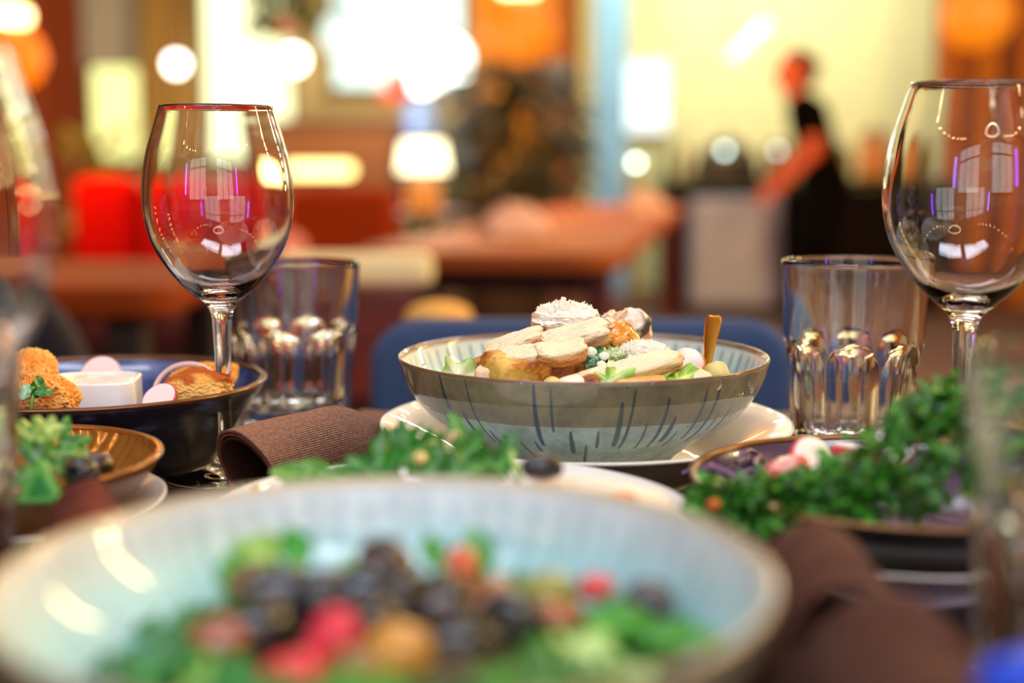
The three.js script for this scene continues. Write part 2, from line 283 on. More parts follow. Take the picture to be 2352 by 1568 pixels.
// ---------------------------------------------------------------- furniture
const darkWood = oakMat(0x8a5a3c, 0.4), legWood = oakMat(0x7a3a1c, 0.5);
function upholsteredChair(name, label, pos, turn, w, top, fabric, wood, round = 0.07) {
  const t = thing(name, label, 'chair', pos, turn), bh = 0.42;
  const back = slab(roundRect(w, bh, round), 0.06, 0.018, 16), a = back.attributes.position;   // gently curved shell
  for (let i = 0; i < a.count; i++) a.setZ(i, a.getZ(i) - 0.5 * a.getX(i) ** 2 * 0.9); back.computeVertexNormals();
  part('backrest', back, fabric, t, [0, top - bh / 2, 0.2], [0.08, 0, 0]);
  part('seat', flatSlab(roundRect(w, 0.44, 0.08), 0.09, 0.03), fabric, t, [0, 0.44, 0]);
  const leg = new THREE.CylinderGeometry(0.018, 0.012, 0.42, 12), bp = new THREE.CylinderGeometry(0.014, 0.014, 0.32, 10);
  for (const sx of [-1, 1]) { for (const sz of [-1, 1]) part('leg', leg, wood, t, [sx * (w / 2 - 0.06), 0.21, sz * 0.17], [sz * 0.08, 0, -sx * 0.08]); part('back_post', bp, wood, t, [sx * (w / 2 - 0.1), 0.53, 0.205]); }
  return t;
}
const blueFabric = phys(0x2f4468, 0.9, { sheen: 0.6, sheenColor: new THREE.Color(0x6a80b0), sheenRoughness: 0.6 }), plumFabric = phys(0x1c1418, 0.95);
upholsteredChair('dining_chair', 'navy blue upholstered chair facing the diner behind the salad bowl', [0.0661, 0, -1.08], Math.PI, 0.4, 0.7866, blueFabric, legWood, 0.045);
upholsteredChair('dining_chair', 'dark plum grey chair with a round shouldered back at the left', [-0.5341 - 0.25, 0, -1.52], Math.PI, 0.5, 0.8049, plumFabric, legWood, 0.17);
{ // chair with a cream padded band behind the left tumbler
  const t = thing('dining_chair', 'wooden chair with a cream padded top band behind the left tumbler', 'chair', [-0.2795, 0, -2.2], Math.PI), w = 0.28;
  part('cushion_band', box(w, 0.06, 0.05, 0.02), std(0xe8d8a0, 0.85), t, [0, 0.7508, 0.19]);
  part('backrest', box(w - 0.02, 0.2, 0.03, 0.01), oakMat(0xd8622a, 0.5), t, [0, 0.7508 - 0.135, 0.19]);
  part('seat', flatSlab(roundRect(0.34, 0.36, 0.05), 0.06, 0.02), std(0xb0401c, 0.8), t, [0, 0.43, 0]);
  for (const sx of [-1, 1]) for (const sz of [-1, 1]) part('leg', new THREE.CylinderGeometry(0.016, 0.012, 0.4, 10), legWood, t, [sx * 0.13, 0.2, sz * 0.14]);
  for (const sx of [-1, 1]) part('back_post', box(0.03, 0.36, 0.03, 0.008), legWood, t, [sx * 0.12, 0.57, 0.19]);
}
{ // tan stool peeping over the blue chair
  const t = thing('bar_stool', 'low tan round stool showing just above the blue chair back', 'stool', [-0.0941, 0, -1.72]);
  part('seat', revolve(smoothRows([[0, -0.03], [0.035, -0.03], [0.045, -0.01], [0.04, 0.012], [0.02, 0.022], [0, 0.023]], 30), 40), std(0xd8a048, 0.8), t, [0, 0.7491 - 0.012, 0]);
  for (let i = 0; i < 3; i++) { const a = i * 2.1, y = 0.7491 - 0.04; part('leg', tube([[0.03 * Math.cos(a), y, 0.03 * Math.sin(a)], [0.11 * Math.cos(a), 0, 0.11 * Math.sin(a)]], 0.009, 6, 8), legWood, t); }
}
{ // long table
  const t = thing('long_table', 'long reddish brown wooden table with rounded corners running to the back', 'table', [-0.0717, 0, -2.92], -0.166);
  part('tabletop', flatSlab(roundRect(0.6, 3.7, 0.12, 0, 1.85), 0.045, 0.012), phys(0x8a4418, 0.7, { specularIntensity: 0.25 }), t, [0, TABLE - 0.0225, 0]);
  part('apron', box(0.42, 0.06, 3.3, 0.01), oakMat(0x7a3418, 0.6), t, [0, TABLE - 0.075, -1.85]);
  for (const [x, z] of [[0.24, -0.2], [-0.2, -0.35], [0.24, -3.4], [-0.24, -3.4]]) part('leg', box(0.06, TABLE - 0.045, 0.06, 0.01), oakMat(0xc8542a, 0.5), t, [x, (TABLE - 0.045) / 2, z]);
}
{ // left table
  const t = thing('square_table', 'orange brown wooden table standing before the red banquette', 'table', [-1.05, 0, -2.35]);
  part('tabletop', flatSlab(roundRect(1.05, 0.62, 0.05), 0.05, 0.012), phys(0x7a3008, 0.8, { specularIntensity: 0.2 }), t, [0, TABLE - 0.025, 0]);
  for (const sx of [-1, 1]) for (const sz of [-1, 1]) part('leg', box(0.06, 0.7, 0.06, 0.01), std(0x1c0c06, 0.6), t, [sx * 0.45, 0.35, sz * 0.25]);
  part('stretcher', box(0.9, 0.05, 0.04, 0.008), std(0x3a1608, 0.6), t, [0, 0.5, 0.25]);
}
{ // banquette
  const x0 = -1.7149, x1 = -0.8862, t = thing('banquette', 'bright red upholstered banquette along the left side', 'sofa', [(x0 + x1) / 2, 0, -5]), W = x1 - x0, red = phys(0x9a0300, 1, { specularIntensity: 0.2 });
  part('base', box(W, 0.28, 0.6, 0.02), std(0x3a0e08, 0.7), t, [0, 0.14, -0.1]);
  for (let i = 0; i < 3; i++) { const x = -W / 2 + (W / 3) * (i + 0.5); part('seat_cushion', box(W / 3 - 0.01, 0.16, 0.52, 0.05), std(0x4a0c08, 0.8), t, [x, 0.36, -0.02]); part('back_cushion', box(W / 3 - 0.01, 0.46, 0.16, 0.06), red, t, [x, 0.665, -0.3], [-0.1, 0, 0]); }
}
{ // rust coloured bench right of the red banquette
  const x0 = -0.8146, x1 = -0.4118, W = x1 - x0, t = thing('bench_seat', 'rust orange upholstered bench right of the red banquette', 'bench', [(x0 + x1) / 2, 0, -4.75]), m = phys(0x8a2c08, 1, { specularIntensity: 0.2 });
  part('base', box(W, 0.28, 0.5, 0.02), std(0x2a0e08, 0.7), t, [0, 0.14, 0]); part('seat_cushion', box(W, 0.16, 0.48, 0.05), std(0x5a2010, 0.8), t, [0, 0.36, 0]); part('back_cushion', box(W, 0.42, 0.14, 0.05), m, t, [0, 0.65, -0.17], [-0.08, 0, 0]);
}
single('cushion', 'pink cushion leaning on the rust bench beside the left wine glass', 'cushion', blob(0.055, 0.13, 0.03, { p: 3, amp: 0.05, detail: 10 }), std(0xf09a8a, 0.9), [-0.7801, 0.44 + 0.13, -4.77], [-0.12, 0, 0]);
{ // partition with lamp bar
  const t = thing('wooden_partition', 'dark brown low wooden partition under the bright windows', 'partition', [-1.052, 0, -8]);
  part('panel', box(0.82, 1.16, 0.05, 0.01), std(0x6a3c0a, 0.8), t, [0, 0.58, 0]); part('cap_rail', box(0.88, 0.05, 0.1, 0.012), std(0x4a2806, 0.7), t, [0, 1.185, 0]);
  for (const s of [-1, 1]) part('post', box(0.07, 1.2, 0.08, 0.01), oakMat(0x6a3810, 0.5), t, [s * 0.4, 0.6, 0]);
  const l = thing('bar_lamp', 'yellow glowing horizontal tube lamp on the dark partition', 'lamp', [-1.0441, 0.9183, -7.4]);
  part('tube', new THREE.CapsuleGeometry(0.035, 0.3, 6, 16).rotateZ(Math.PI / 2), glow(0xffe48a, 4.5), l); part('bracket', box(0.04, 0.06, 0.58, 0.01), std(0x4a3010, 0.5), l, [0, -0.02, -0.29]);
  const p = new THREE.RectAreaLight(0xffe08a, 8, 0.36, 0.06); p.position.set(-1.0441, 0.9183, -7.35); p.rotation.y = Math.PI; scene.add(p);
}
{ // table lamp on its side table
  const x = -0.372, t = thing('side_table', 'small round dark red side table carrying the bright table lamp', 'table', [x, 0, -5.7]);
  part('tabletop', revolve(smoothRows([[0, 0.72], [0.2, 0.72], [0.22, 0.732], [0.215, 0.748], [0, 0.75]], 30), 48), oakMat(0x8a2a10, 0.4), t);
  part('pedestal', revolve(smoothRows([[0, 0], [0.16, 0.004], [0.15, 0.02], [0.03, 0.06], [0.025, 0.4], [0.03, 0.7], [0.06, 0.722], [0, 0.722]], 40), 28), std(0x1c0e08, 0.5), t);
  const l = thing('table_lamp', 'table lamp with a bright white shade above an amber glass body', 'lamp', [x, 0.752, -5.7]);
  part('shade', revolve(smoothRows([[0, 0.165], [0.1, 0.165], [0.104, 0.17], [0.088, 0.275], [0.08, 0.28], [0, 0.28]], 40), 36), glow(0xfff2c0, 4), l);
  part('body', revolve(smoothRows([[0, 0.001], [0.06, 0.001], [0.075, 0.03], [0.07, 0.08], [0.045, 0.14], [0.02, 0.165], [0, 0.166]], 40), 32), glow(0xff8a20, 0.75), l);
  const p = new THREE.PointLight(0xffd080, 2.2); p.position.set(x, 0.97, -5.7); p.shadow.radius = 3; scene.add(p);
}
// folded napkins on the long table
for (const [px, D, label] of [[1182, 3.62, 'pinkish white folded napkin nearest on the long table'], [1478, 5.4, 'pinkish white folded napkin at the far end of the long table']]) {
  const t = thing('folded_napkin', label, 'napkin', [0 + ((px - 1176) * D) / 3100, TABLE + 0.001, -D], 0.3), m = std(0xc89a86, 0.9);
  part('fold', sheet((u, v) => [(v - 0.5) * 0.17, 0.002 + 0.085 * Math.sin(Math.PI * u) * (1 - 0.5 * (2 * v - 1) ** 2) + 0.004 * Math.sin(v * 20), (u - 0.5) * 0.11], 20, 24, 0.003), m, t);
  part('lower_layer', sheet((u, v) => [(v - 0.5) * 0.19, 0.003 + 0.004 * N(u * 3, v * 3, 1), (u - 0.5) * 0.15], 10, 12, 0.003), m, t);
}
{ // pale blind in the upper part of the left window
  const t = thing('window_blind', 'pale grey blind lowered over the top of the left window', 'blind', [-3.07, 0, -10.42]), y0 = 1.6982;
  part('fabric', sheet((u, v) => [-0.24 + 0.48 * u, y0 + (2.8 - y0) * v, 0.004 * Math.sin(v * 60)], 4, 60, 0.004), std(0xc8c6b0, 0.9), t); part('bottom_bar', box(0.49, 0.03, 0.02, 0.006), std(0xa8a690, 0.6), t, [0, y0, 0]); part('head_rail', box(0.5, 0.06, 0.06, 0.01), std(0xa8a690, 0.6), t, [0, 2.82, -0.04]);
}
{ // drape and dark hanging plant by the windows
  const x0 = -2.7445, x1 = -2.3627;
  single('curtain', 'tan gathered curtain hanging between the two tall windows', 'curtain', sheet((u, v) => [x0 + (x1 - x0) * u, 0.95 + (2.9 - 0.95) * v, -10.2 + 0.035 * Math.sin(u * 40) + 0.01 * Math.sin(v * 7 + u * 9)], 80, 20, 0.006), std(0xcaa656, 0.9));
}
function leafCluster(n, place, geo) { // one part of many leaves
  const gs = []; for (let i = 0; i < n; i++) { const o = new THREE.Object3D(), [b, t, up, w] = place(i); layLeaf(o, b, t, up, w); o.updateMatrix(); gs.push(geo.clone().applyMatrix4(o.matrix)); } return mergeGeometries(gs);
}
{
  const oval = leafGeo({ R: ovalEdge(0.42), seg: 20, rings: 3, th: 0.02, dark: '#2a2c06', light: '#58500c', vein: '#6a6420' });
  const c = [-1.597, 2.0606, -9.4], t = thing('hanging_plant', 'dark olive trailing plant hanging from the ceiling before the windows', 'plant', c);
  part('pot', revolve(smoothRows([[0, 0.1], [0.12, 0.11], [0.17, 0.2], [0.18, 0.3], [0.16, 0.3], [0.1, 0.22], [0, 0.2]], 30), 32), std(0x3c3008, 0.7), t);
  const f = part('foliage', leafCluster(150, () => { const a = rr(0, 6.28), d = Math.sqrt(rnd()), y = rr(-0.12, 0.32), b = [0.26 * d * Math.cos(a) + (0.24 - y) * 0.3, y - 0.04, 0.15 * d * Math.sin(a)]; return [b, [b[0] + rr(-0.1, 0.1), b[1] - rr(0.05, 0.14), b[2] + rr(-0.1, 0.1)], [rr(-1, 1), 1, rr(-1, 1)], 1]; }, oval), vcol(0.5), t); f.userData.kind = 'stuff';
  part('hanger', new THREE.CylinderGeometry(0.006, 0.006, CEILING - c[1] - 0.28, 6), std(0x222210, 0.8), t, [0, (CEILING - c[1] + 0.28) / 2, 0]);
  const big = leafGeo({ R: ovalEdge(0.3), seg: 24, rings: 4, th: 0.015, bend: 0.5, dark: '#141203', light: '#2e2a05', vein: '#3a360a' });
  const q = [-0.0267, 0, -7.6], p = thing('potted_plant', 'tall dark olive potted plant between the windows and the bar', 'plant', q);
  part('pot', revolve(smoothRows([[0, 0], [0.2, 0.01], [0.26, 0.4], [0.27, 0.42], [0.24, 0.42], [0.2, 0.36], [0, 0.35]], 40), 40), std(0x2a1a0a, 0.7), p);
  part('soil', revolve([[0, 0.35], [0.22, 0.37], [0.22, 0.38], [0, 0.39]], 24), std(0x1a120a, 0.95), p);
  for (let i = 0; i < 7; i++) { const a = i * 0.9, l = 0.16 + 0.02 * i; part('stem', tube([[0.05 * Math.cos(a), 0.36, 0.05 * Math.sin(a)], [l * Math.cos(a) * 0.5, 0.8, l * Math.sin(a) * 0.5], [l * Math.cos(a) * 1.2, 1.25, l * Math.sin(a)]], 0.012, 16, 6), std(0x3a2c0c, 0.8), p); }
  const f2 = part('foliage', leafCluster(360, () => { const a = rr(0, 6.28), d = Math.sqrt(rnd()), y = rr(0.6, 1.52), w = 0.34 * Math.sin((Math.PI * (y - 0.45)) / 1.25) + 0.06, b = [w * d * Math.cos(a), y, w * d * Math.sin(a)]; return [b, [b[0] + 0.2 * Math.cos(a) + rr(-0.08, 0.08), b[1] + rr(-0.12, 0.12), b[2] + 0.2 * Math.sin(a)], [0, 1, 0.3], 1.4]; }, big), vcol(0.5), p); f2.userData.kind = 'stuff';
  const green = leafGeo({ R: ovalEdge(0.4), seg: 20, rings: 3, th: 0.02, dark: '#4a5206', light: '#8a8a10', vein: '#a0a030' });
  const s = thing('potted_plant', 'small yellow green plant in front of the tall left window', 'plant', [-1.9715, 0, -6.5]);
  part('pot', revolve(smoothRows([[0, 0], [0.12, 0.01], [0.15, 0.55], [0.13, 0.55], [0.1, 0.5], [0, 0.49]], 30), 30), std(0x4a2a10, 0.7), s);
  const f3 = part('foliage', leafCluster(90, () => { const a = rr(0, 6.28), d = Math.sqrt(rnd()), y = rr(0.55, 1.08), b = [0.13 * d * Math.cos(a), y, 0.13 * d * Math.sin(a)]; return [b, [b[0] + 0.09 * Math.cos(a), b[1] + rr(0, 0.1), b[2] + 0.09 * Math.sin(a)], [0, 1, 0.2], 1]; }, green), vcol(0.5), s); f3.userData.kind = 'stuff';
}
{ // blue vase with coral flowers on a stand
  const x = -0.5683, t = thing('flower_vase', 'pale blue vase of coral pink flowers beside the window', 'vase', [x, 0.983, -8.3]);
  part('vase', revolve(smoothRows([[0, 0], [0.07, 0.002], [0.1, 0.08], [0.11, 0.2], [0.08, 0.3], [0.065, 0.34], [0.055, 0.34], [0.06, 0.28], [0.08, 0.2], [0, 0.05]], 40), 32), std(0x8fb0e8, 0.4), t);
  for (let i = 0; i < 6; i++) { const a = i * 1.1, p = [-0.12 + 0.07 * Math.cos(a), 0.42 + 0.06 * Math.sin(a * 1.7), 0.06 * Math.sin(a)]; part('stem', tube([[0, 0.3, 0], [p[0] * 0.6, 0.37, p[2] * 0.6], p], 0.005, 8, 5), std(0x4a6a20, 0.8), t); part('flower', blob(0.05, 0.045, 0.05, { amp: 0.4, freq: 4, seed: i, detail: 6 }), std(0xf0604a, 0.8), t, p); }
  const s = thing('plant_stand', 'slim grey stand carrying the blue vase', 'stand', [x, 0, -8.3]);
  part('top', revolve(smoothRows([[0, 0.94], [0.14, 0.94], [0.15, 0.96], [0.14, 0.98], [0, 0.98]], 24), 32), std(0x6a7088, 0.6), s); part('pedestal', revolve(smoothRows([[0, 0], [0.14, 0.005], [0.12, 0.03], [0.04, 0.1], [0.035, 0.9], [0.06, 0.942], [0, 0.942]], 40), 28), std(0x6a7088, 0.6), s);
}
// ---------------------------------------------------------------- the bar
const BAR = -9;
{
  const x0 = 0.9963, x1 = 2.8046, t = thing('bar_counter', 'dark brown bar counter in front of the yellow wall', 'counter', [(x0 + x1) / 2, 0, BAR]), W = x1 - x0;
  part('body', box(W, 0.8, 0.5, 0.012), phys(0x120804, 0.8, { specularIntensity: 0.2 }), t, [0, 0.4, 0]); part('worktop', box(W + 0.06, 0.05, 0.58, 0.012), phys(0x180c05, 0.6, { specularIntensity: 0.3 }), t, [0, 0.835, 0]);
  for (let i = 0; i < 5; i++) part('front_panel', box(W / 5 - 0.03, 0.68, 0.02, 0.006), phys(0x100603, 0.8, { specularIntensity: 0.2 }), t, [-W / 2 + (W / 5) * (i + 0.5), 0.42, 0.255]);
  const f = thing('fridge', 'pale grey low cabinet standing before the dark bar counter', 'cabinet', [1.4143, 0, -8.6]), fw = 0.5621;
  part('body', box(fw, 0.68, 0.2, 0.015), std(0x8a90a8, 0.5), f, [0, 0.4, 0]); const door = part('door', box(fw - 0.03, 0.62, 0.02, 0.008), std(0x9096ae, 0.45), f, [0, 0.4, 0.108]); part('handle', box(0.02, 0.25, 0.03, 0.006), std(0x888888, 0.3, { metalness: 1 }), door, [fw / 2 - 0.06, 0.05, 0.022]);
  part('plinth', box(fw - 0.04, 0.06, 0.18, 0.006), std(0x1a1210, 0.6), f, [0, 0.03, 0]);
  const m = thing('light_panel', 'small bright white light panel on the yellow wall', 'lamp', [1.0248, 1.4644, -10.468]);
  part('frame', box(0.36, 0.56, 0.06, 0.02), std(0xd8d8d0, 0.5), m); part('face', box(0.31, 0.51, 0.02, 0.008), glow(0xf4fff8, 1.6), m, [0, 0, 0.028]);
  const L = new THREE.RectAreaLight(0xf4fff8, 2.2, 0.31, 0.51); L.position.set(1.0248, 1.4644, -10.42); L.rotation.y = Math.PI; scene.add(L);
  const a = [1.3671, 1.6134, -8.6], b = [1.5986, 1.8372, -8.6], tl = thing('tube_lamp', 'slanted pale green glowing tube hung above the bar', 'lamp', [0, 0, 0]);
  part('tube', tube([a, b], 0.028, 8, 12), glow(0xd0ffe0, 2.5), tl); part('wire', tube([b, [b[0], CEILING, b[2]]], 0.004, 4, 6), std(0x333333, 0.6), tl); part('wire', tube([a, [a[0], CEILING, a[2]]], 0.004, 4, 6), std(0x333333, 0.6), tl);
}
// things standing on the bar
const onBar = 0.861;
{
  const bottle = revolve(smoothRows([[0, 0], [0.034, 0.001], [0.037, 0.01], [0.037, 0.17], [0.03, 0.2], [0.014, 0.225], [0.013, 0.28], [0.015, 0.285], [0.014, 0.3], [0, 0.3]], 60), 28);
  const jar = revolve(smoothRows([[0, 0], [0.06, 0.002], [0.068, 0.02], [0.068, 0.15], [0.058, 0.175], [0.05, 0.18], [0, 0.18]], 40), 28), lid = revolve(smoothRows([[0, 0.178], [0.056, 0.18], [0.058, 0.2], [0.02, 0.206], [0.016, 0.225], [0, 0.226]], 20), 24);
  const putBottle = (px, z, s, c, label) => { const t = thing('bottle', label, 'bottle', [0 + ((px - 1176) * -z) / 3100, onBar, z]); part('body', bottle, phys(c, 0.15, { clearcoat: 0.6 }), t); part('cap', new THREE.CylinderGeometry(0.016, 0.016, 0.03, 14), std(0x8a6a30, 0.4, { metalness: 0.6 }), t, [0, 0.3, 0]); t.scale.setScalar(s); };
  const putJar = (px, z, s, c, label) => { const t = thing('storage_jar', label, 'jar', [0 + ((px - 1176) * -z) / 3100, onBar, z]); part('body', jar, phys(c, 0.3, { clearcoat: 0.4 }), t); part('lid', lid, std(0x5a3a1a, 0.5), t); t.scale.setScalar(s); };
  putBottle(1532, -9.0, 0.85, 0x5a6a18, 'olive green bottle at the left end of the bar'); putBottle(1568, -9.08, 0.9, 0x8a6a20, 'amber brown bottle second from the bar left end');
  putJar(1776, -8.95, 1.1, 0x7a4a20, 'brown jar just right of the dark dome on the bar'); putBottle(1812, -9.05, 0.8, 0x9a8a40, 'yellowish bottle beside the hand of the waiter');
  putJar(1926, -9.0, 0.95, 0x8a7a28, 'olive yellow jar on the bar behind the waiter'); putJar(1998, -8.95, 1.5, 0xc88028, 'large orange brown jar on the bar right of the waiter'); putJar(2064, -9.0, 1.1, 0x7a6a24, 'dull olive jar at the right end of the bar');
  const d = thing('cake_dome', 'dark domed basket in the middle of the bar', 'basket', [1.4167, onBar, -9]);
  part('dome', revolve(smoothRows([[0, 0.02], [0.2, 0.02], [0.215, 0.04], [0.2, 0.13], [0.13, 0.22], [0.04, 0.26], [0, 0.262]], 50), 40), std(0x3a2a10, 0.7), d); part('tray', revolve(smoothRows([[0, 0], [0.22, 0.002], [0.24, 0.02], [0.22, 0.024], [0, 0.02]], 30), 40), std(0x4a3a18, 0.5), d); part('knob', new THREE.SphereGeometry(0.025, 16, 12), std(0x2a1c0a, 0.5), d, [0, 0.275, 0]);
  const putGlint = (px, py, z, k, label) => { const p = [0 + ((px - 1176) * -z) / 3100, 0.93 - ((py - 385) * -z) / 3100, z], t = thing('counter_glint', label, 'lamp', p); part('bulb', new THREE.SphereGeometry(0.02, 16, 12), glow(0xe4fff0, k), t); part('holder', revolve(smoothRows([[0, -0.06], [0.04, -0.06], [0.03, -0.03], [0.012, -0.018], [0, -0.017]], 20), 20), std(0x777766, 0.4), t); };  // glints over the bar, each imitated by a small glowing ball
  putGlint(1458, 374, -8.9, 14, 'tiny pale green glint made as a glowing ball at the foot of the blue pillar'); putGlint(1660, 346, -8.72, 8, 'tiny dim glint made as a glowing ball in front of the dark domed basket'); putGlint(1780, 346, -8.72, 4, 'tiny faint glint made as a glowing ball by the arm of the waiter');
  const sh = thing('side_shelf', 'narrow yellow shelf under the tiny green glint', 'shelf', [0.803, 0, -8.9]), top = 0.93 - ((374 - 385) * 8.9) / 3100 - 0.06;
  part('board', box(0.2, 0.03, 0.16, 0.008), std(0xd8c860, 0.6), sh, [0, top - 0.016, 0]); part('post', box(0.05, top - 0.03, 0.05, 0.008), std(0x7a5a20, 0.6), sh, [0, (top - 0.03) / 2, -0.05]); part('foot', box(0.2, 0.03, 0.18, 0.008), std(0x5a3a14, 0.6), sh, [0, 0.015, -0.02]);
}
// ---------------------------------------------------------------- the waiter
function flesh(bones, k, lo, hi, cell) {
  const c = lo.map((v, i) => (v + hi[i]) / 2), half = Math.max(...lo.map((v, i) => (hi[i] - v) / 2)) + cell * 2, res = Math.ceil((2 * half) / cell);
  const mc = new MarchingCubes(res, std(0xffffff), false, false, 200000); mc.isolation = 0; const f = mc.field; f.fill(-1);
  const B = bones.map(([a, b, ra, rb]) => ({ a, ra, rb, d: b.map((v, i) => v - a[i]), l: b.reduce((s, v, i) => s + (v - a[i]) ** 2, 0) || 1e-9 }));
  for (let z = 0; z < res; z++) for (let y = 0; y < res; y++) for (let x = 0; x < res; x++) {
    const p = [c[0] + ((x - res / 2) / (res / 2)) * half, c[1] + ((y - res / 2) / (res / 2)) * half, c[2] + ((z - res / 2) / (res / 2)) * half]; let m = 9;
    for (const b of B) { const q = [p[0] - b.a[0], p[1] - b.a[1], p[2] - b.a[2]], t = Math.min(1, Math.max(0, (q[0] * b.d[0] + q[1] * b.d[1] + q[2] * b.d[2]) / b.l)), d = Math.hypot(q[0] - t * b.d[0], q[1] - t * b.d[1], q[2] - t * b.d[2]) - (b.ra + (b.rb - b.ra) * t), h = Math.max(0, k - Math.abs(m - d)) / k; m = Math.min(m, d) - h * h * k * 0.25; }
    f[x + y * res + z * res * res] = -m;
  }
  mc.update(); const g = new THREE.BufferGeometry(), n = mc.count; g.setAttribute('position', new THREE.Float32BufferAttribute(Array.from(mc.positionArray.subarray(0, n * 3)), 3));
  const w = mergeVertices(g, 1e-4); w.scale(half, half, half); w.translate(...c); w.computeVertexNormals(); return w;
}
{ // faces -x, leans forward, both arms reach down towards the bar
  const t = thing('person', 'waiter in a black top and dark apron bending over the bar with bare forearms', 'person', [1.795, 0, -8.0]); t.scale.setScalar(0.965);
  const sh = (s) => [-0.06, 1.30, s * 0.17], el = (s) => [-0.07, 1.06, s * 0.2], wr = (s) => [-0.245, 0.86, s * 0.13], hip = (s) => [0.06, 0.88, s * 0.09], kn = (s) => [0.02, 0.47, s * 0.1], an = (s) => [0.05, 0.08, s * 0.1];
  const head = [-0.17, 1.535, 0], bones = [[[-0.13, 1.40, 0], [-0.165, 1.47, 0], 0.055, 0.052], [[-0.1, 1.33, 0.06], [-0.1, 1.33, -0.06], 0.08, 0.08], [[-0.06, 1.25, 0], [0.02, 1.02, 0], 0.12, 0.105], [[0.02, 1.02, 0], [0.06, 0.9, 0], 0.105, 0.125], [[0.07, 0.88, 0.06], [0.07, 0.88, -0.06], 0.11, 0.11]];
  for (const s of [-1, 1]) bones.push([[-0.09, 1.32, 0], sh(s), 0.06, 0.055], [sh(s), el(s), 0.05, 0.04], [el(s), wr(s), 0.04, 0.027], [hip(s), kn(s), 0.085, 0.058], [kn(s), an(s), 0.056, 0.036], [an(s), [-0.1, 0.04, s * 0.11], 0.04, 0.03]);
  const body = flesh(bones, 0.04, [-0.4, 0, -0.32], [0.25, 1.5, 0.32], 0.013);
  const hb = [[[-0.16, 1.57, 0], [-0.145, 1.57, 0], 0.092, 0.095], [[-0.2, 1.51, 0], [-0.17, 1.5, 0], 0.06, 0.062], [[-0.225, 1.465, 0], [-0.2, 1.47, 0], 0.026, 0.035], [[-0.258, 1.545, 0], [-0.272, 1.52, 0], 0.01, 0.015], [[-0.247, 1.487, 0.014], [-0.247, 1.487, -0.014], 0.011, 0.011], [[-0.165, 1.4, 0], [-0.165, 1.48, 0], 0.05, 0.05]];
  for (const s of [-1, 1]) hb.push([[-0.236, 1.555, s * 0.032], [-0.236, 1.555, s * 0.036], 0.016, 0.016], [[-0.14, 1.55, s * 0.09], [-0.13, 1.52, s * 0.092], 0.016, 0.012]);
  const headGeo = flesh(hb, 0.022, [-0.3, 1.38, -0.13], [-0.04, 1.68, 0.13], 0.006), hands = [];
  for (const s of [-1, 1]) { const w = wr(s), pb = [[w, [w[0] - 0.05, w[1] - 0.05, w[2]], 0.026, 0.026]], tip = [0.075, 0.085, 0.08, 0.066];
    for (let i = 0; i < 4; i++) { const o = (i - 1.5) * 0.019, a = [w[0] - 0.06, w[1] - 0.055, w[2] + o], m = [a[0] - tip[i] * 0.42, a[1] - tip[i] * 0.42, a[2]], e = [m[0] - 0.008, m[1] - tip[i] * 0.5, m[2]]; pb.push([a, m, 0.0105, 0.009], [m, e, 0.009, 0.0075]); }
    pb.push([[w[0] - 0.025, w[1] - 0.03, w[2] - s * 0.02], [w[0] - 0.065, w[1] - 0.045, w[2] - s * 0.045], 0.013, 0.01], [[w[0] - 0.065, w[1] - 0.045, w[2] - s * 0.045], [w[0] - 0.085, w[1] - 0.075, w[2] - s * 0.045], 0.01, 0.008]);
    hands.push(flesh(pb, 0.008, [w[0] - 0.17, w[1] - 0.19, w[2] - 0.08], [w[0] + 0.03, w[1] + 0.03, w[2] + 0.08], 0.004)); }
  part('body', mergeGeometries([body, headGeo, ...hands]), phys(0xc85a30, 0.6), t);
  const grow = (list, d) => list.map(([a, b, ra, rb]) => [a, b, ra + d, rb + d]);
  const shirt = [...bones.slice(1, 4)]; for (const s of [-1, 1]) shirt.push([[-0.09, 1.32, 0], sh(s), 0.06, 0.058], [sh(s), [sh(s)[0] - 0.004, sh(s)[1] - 0.11, sh(s)[2] + s * 0.014], 0.056, 0.05]);
  part('shirt', flesh(grow(shirt, 0.01), 0.04, [-0.3, 0.75, -0.32], [0.25, 1.48, 0.32], 0.012), phys(0x050404, 1, { specularIntensity: 0.1 }), t);
  const tr = [bones[4]]; for (const s of [-1, 1]) tr.push([hip(s), kn(s), 0.085, 0.062], [kn(s), [0.05, 0.1, s * 0.1], 0.062, 0.05]);
  part('trousers', flesh(grow(tr, 0.01), 0.04, [-0.2, 0, -0.25], [0.3, 1.05, 0.25], 0.012), phys(0x060404, 1, { specularIntensity: 0.1 }), t);
  part('apron', sheet((u, v) => { const a = Math.PI * (0.55 + 0.9 * u); return [0.05 + (0.15 + 0.03 * (1 - v)) * Math.cos(a), 0.5 + 0.46 * v, (0.2 + 0.02 * (1 - v)) * Math.sin(a) + 0.004 * Math.sin(u * 25)]; }, 30, 16, 0.004), phys(0x070506, 1, { specularIntensity: 0.1 }), t);
  part('hair', flesh([[[-0.14, 1.6, 0], [-0.12, 1.585, 0], 0.088, 0.094], [[-0.09, 1.55, 0], [-0.08, 1.5, 0], 0.075, 0.06], [[-0.045, 1.6, 0], [-0.03, 1.58, 0], 0.04, 0.035]], 0.02, [-0.28, 1.4, -0.14], [0.04, 1.72, 0.14], 0.008), std(0x2a1006, 0.7), t);
  for (const s of [-1, 1]) part('shoe', blob(0.13, 0.045, 0.048, { p: 2.6, amp: 0.03, detail: 8 }), std(0x0c0a0a, 0.5), t, [-0.03, 0.045, s * 0.105]);
}

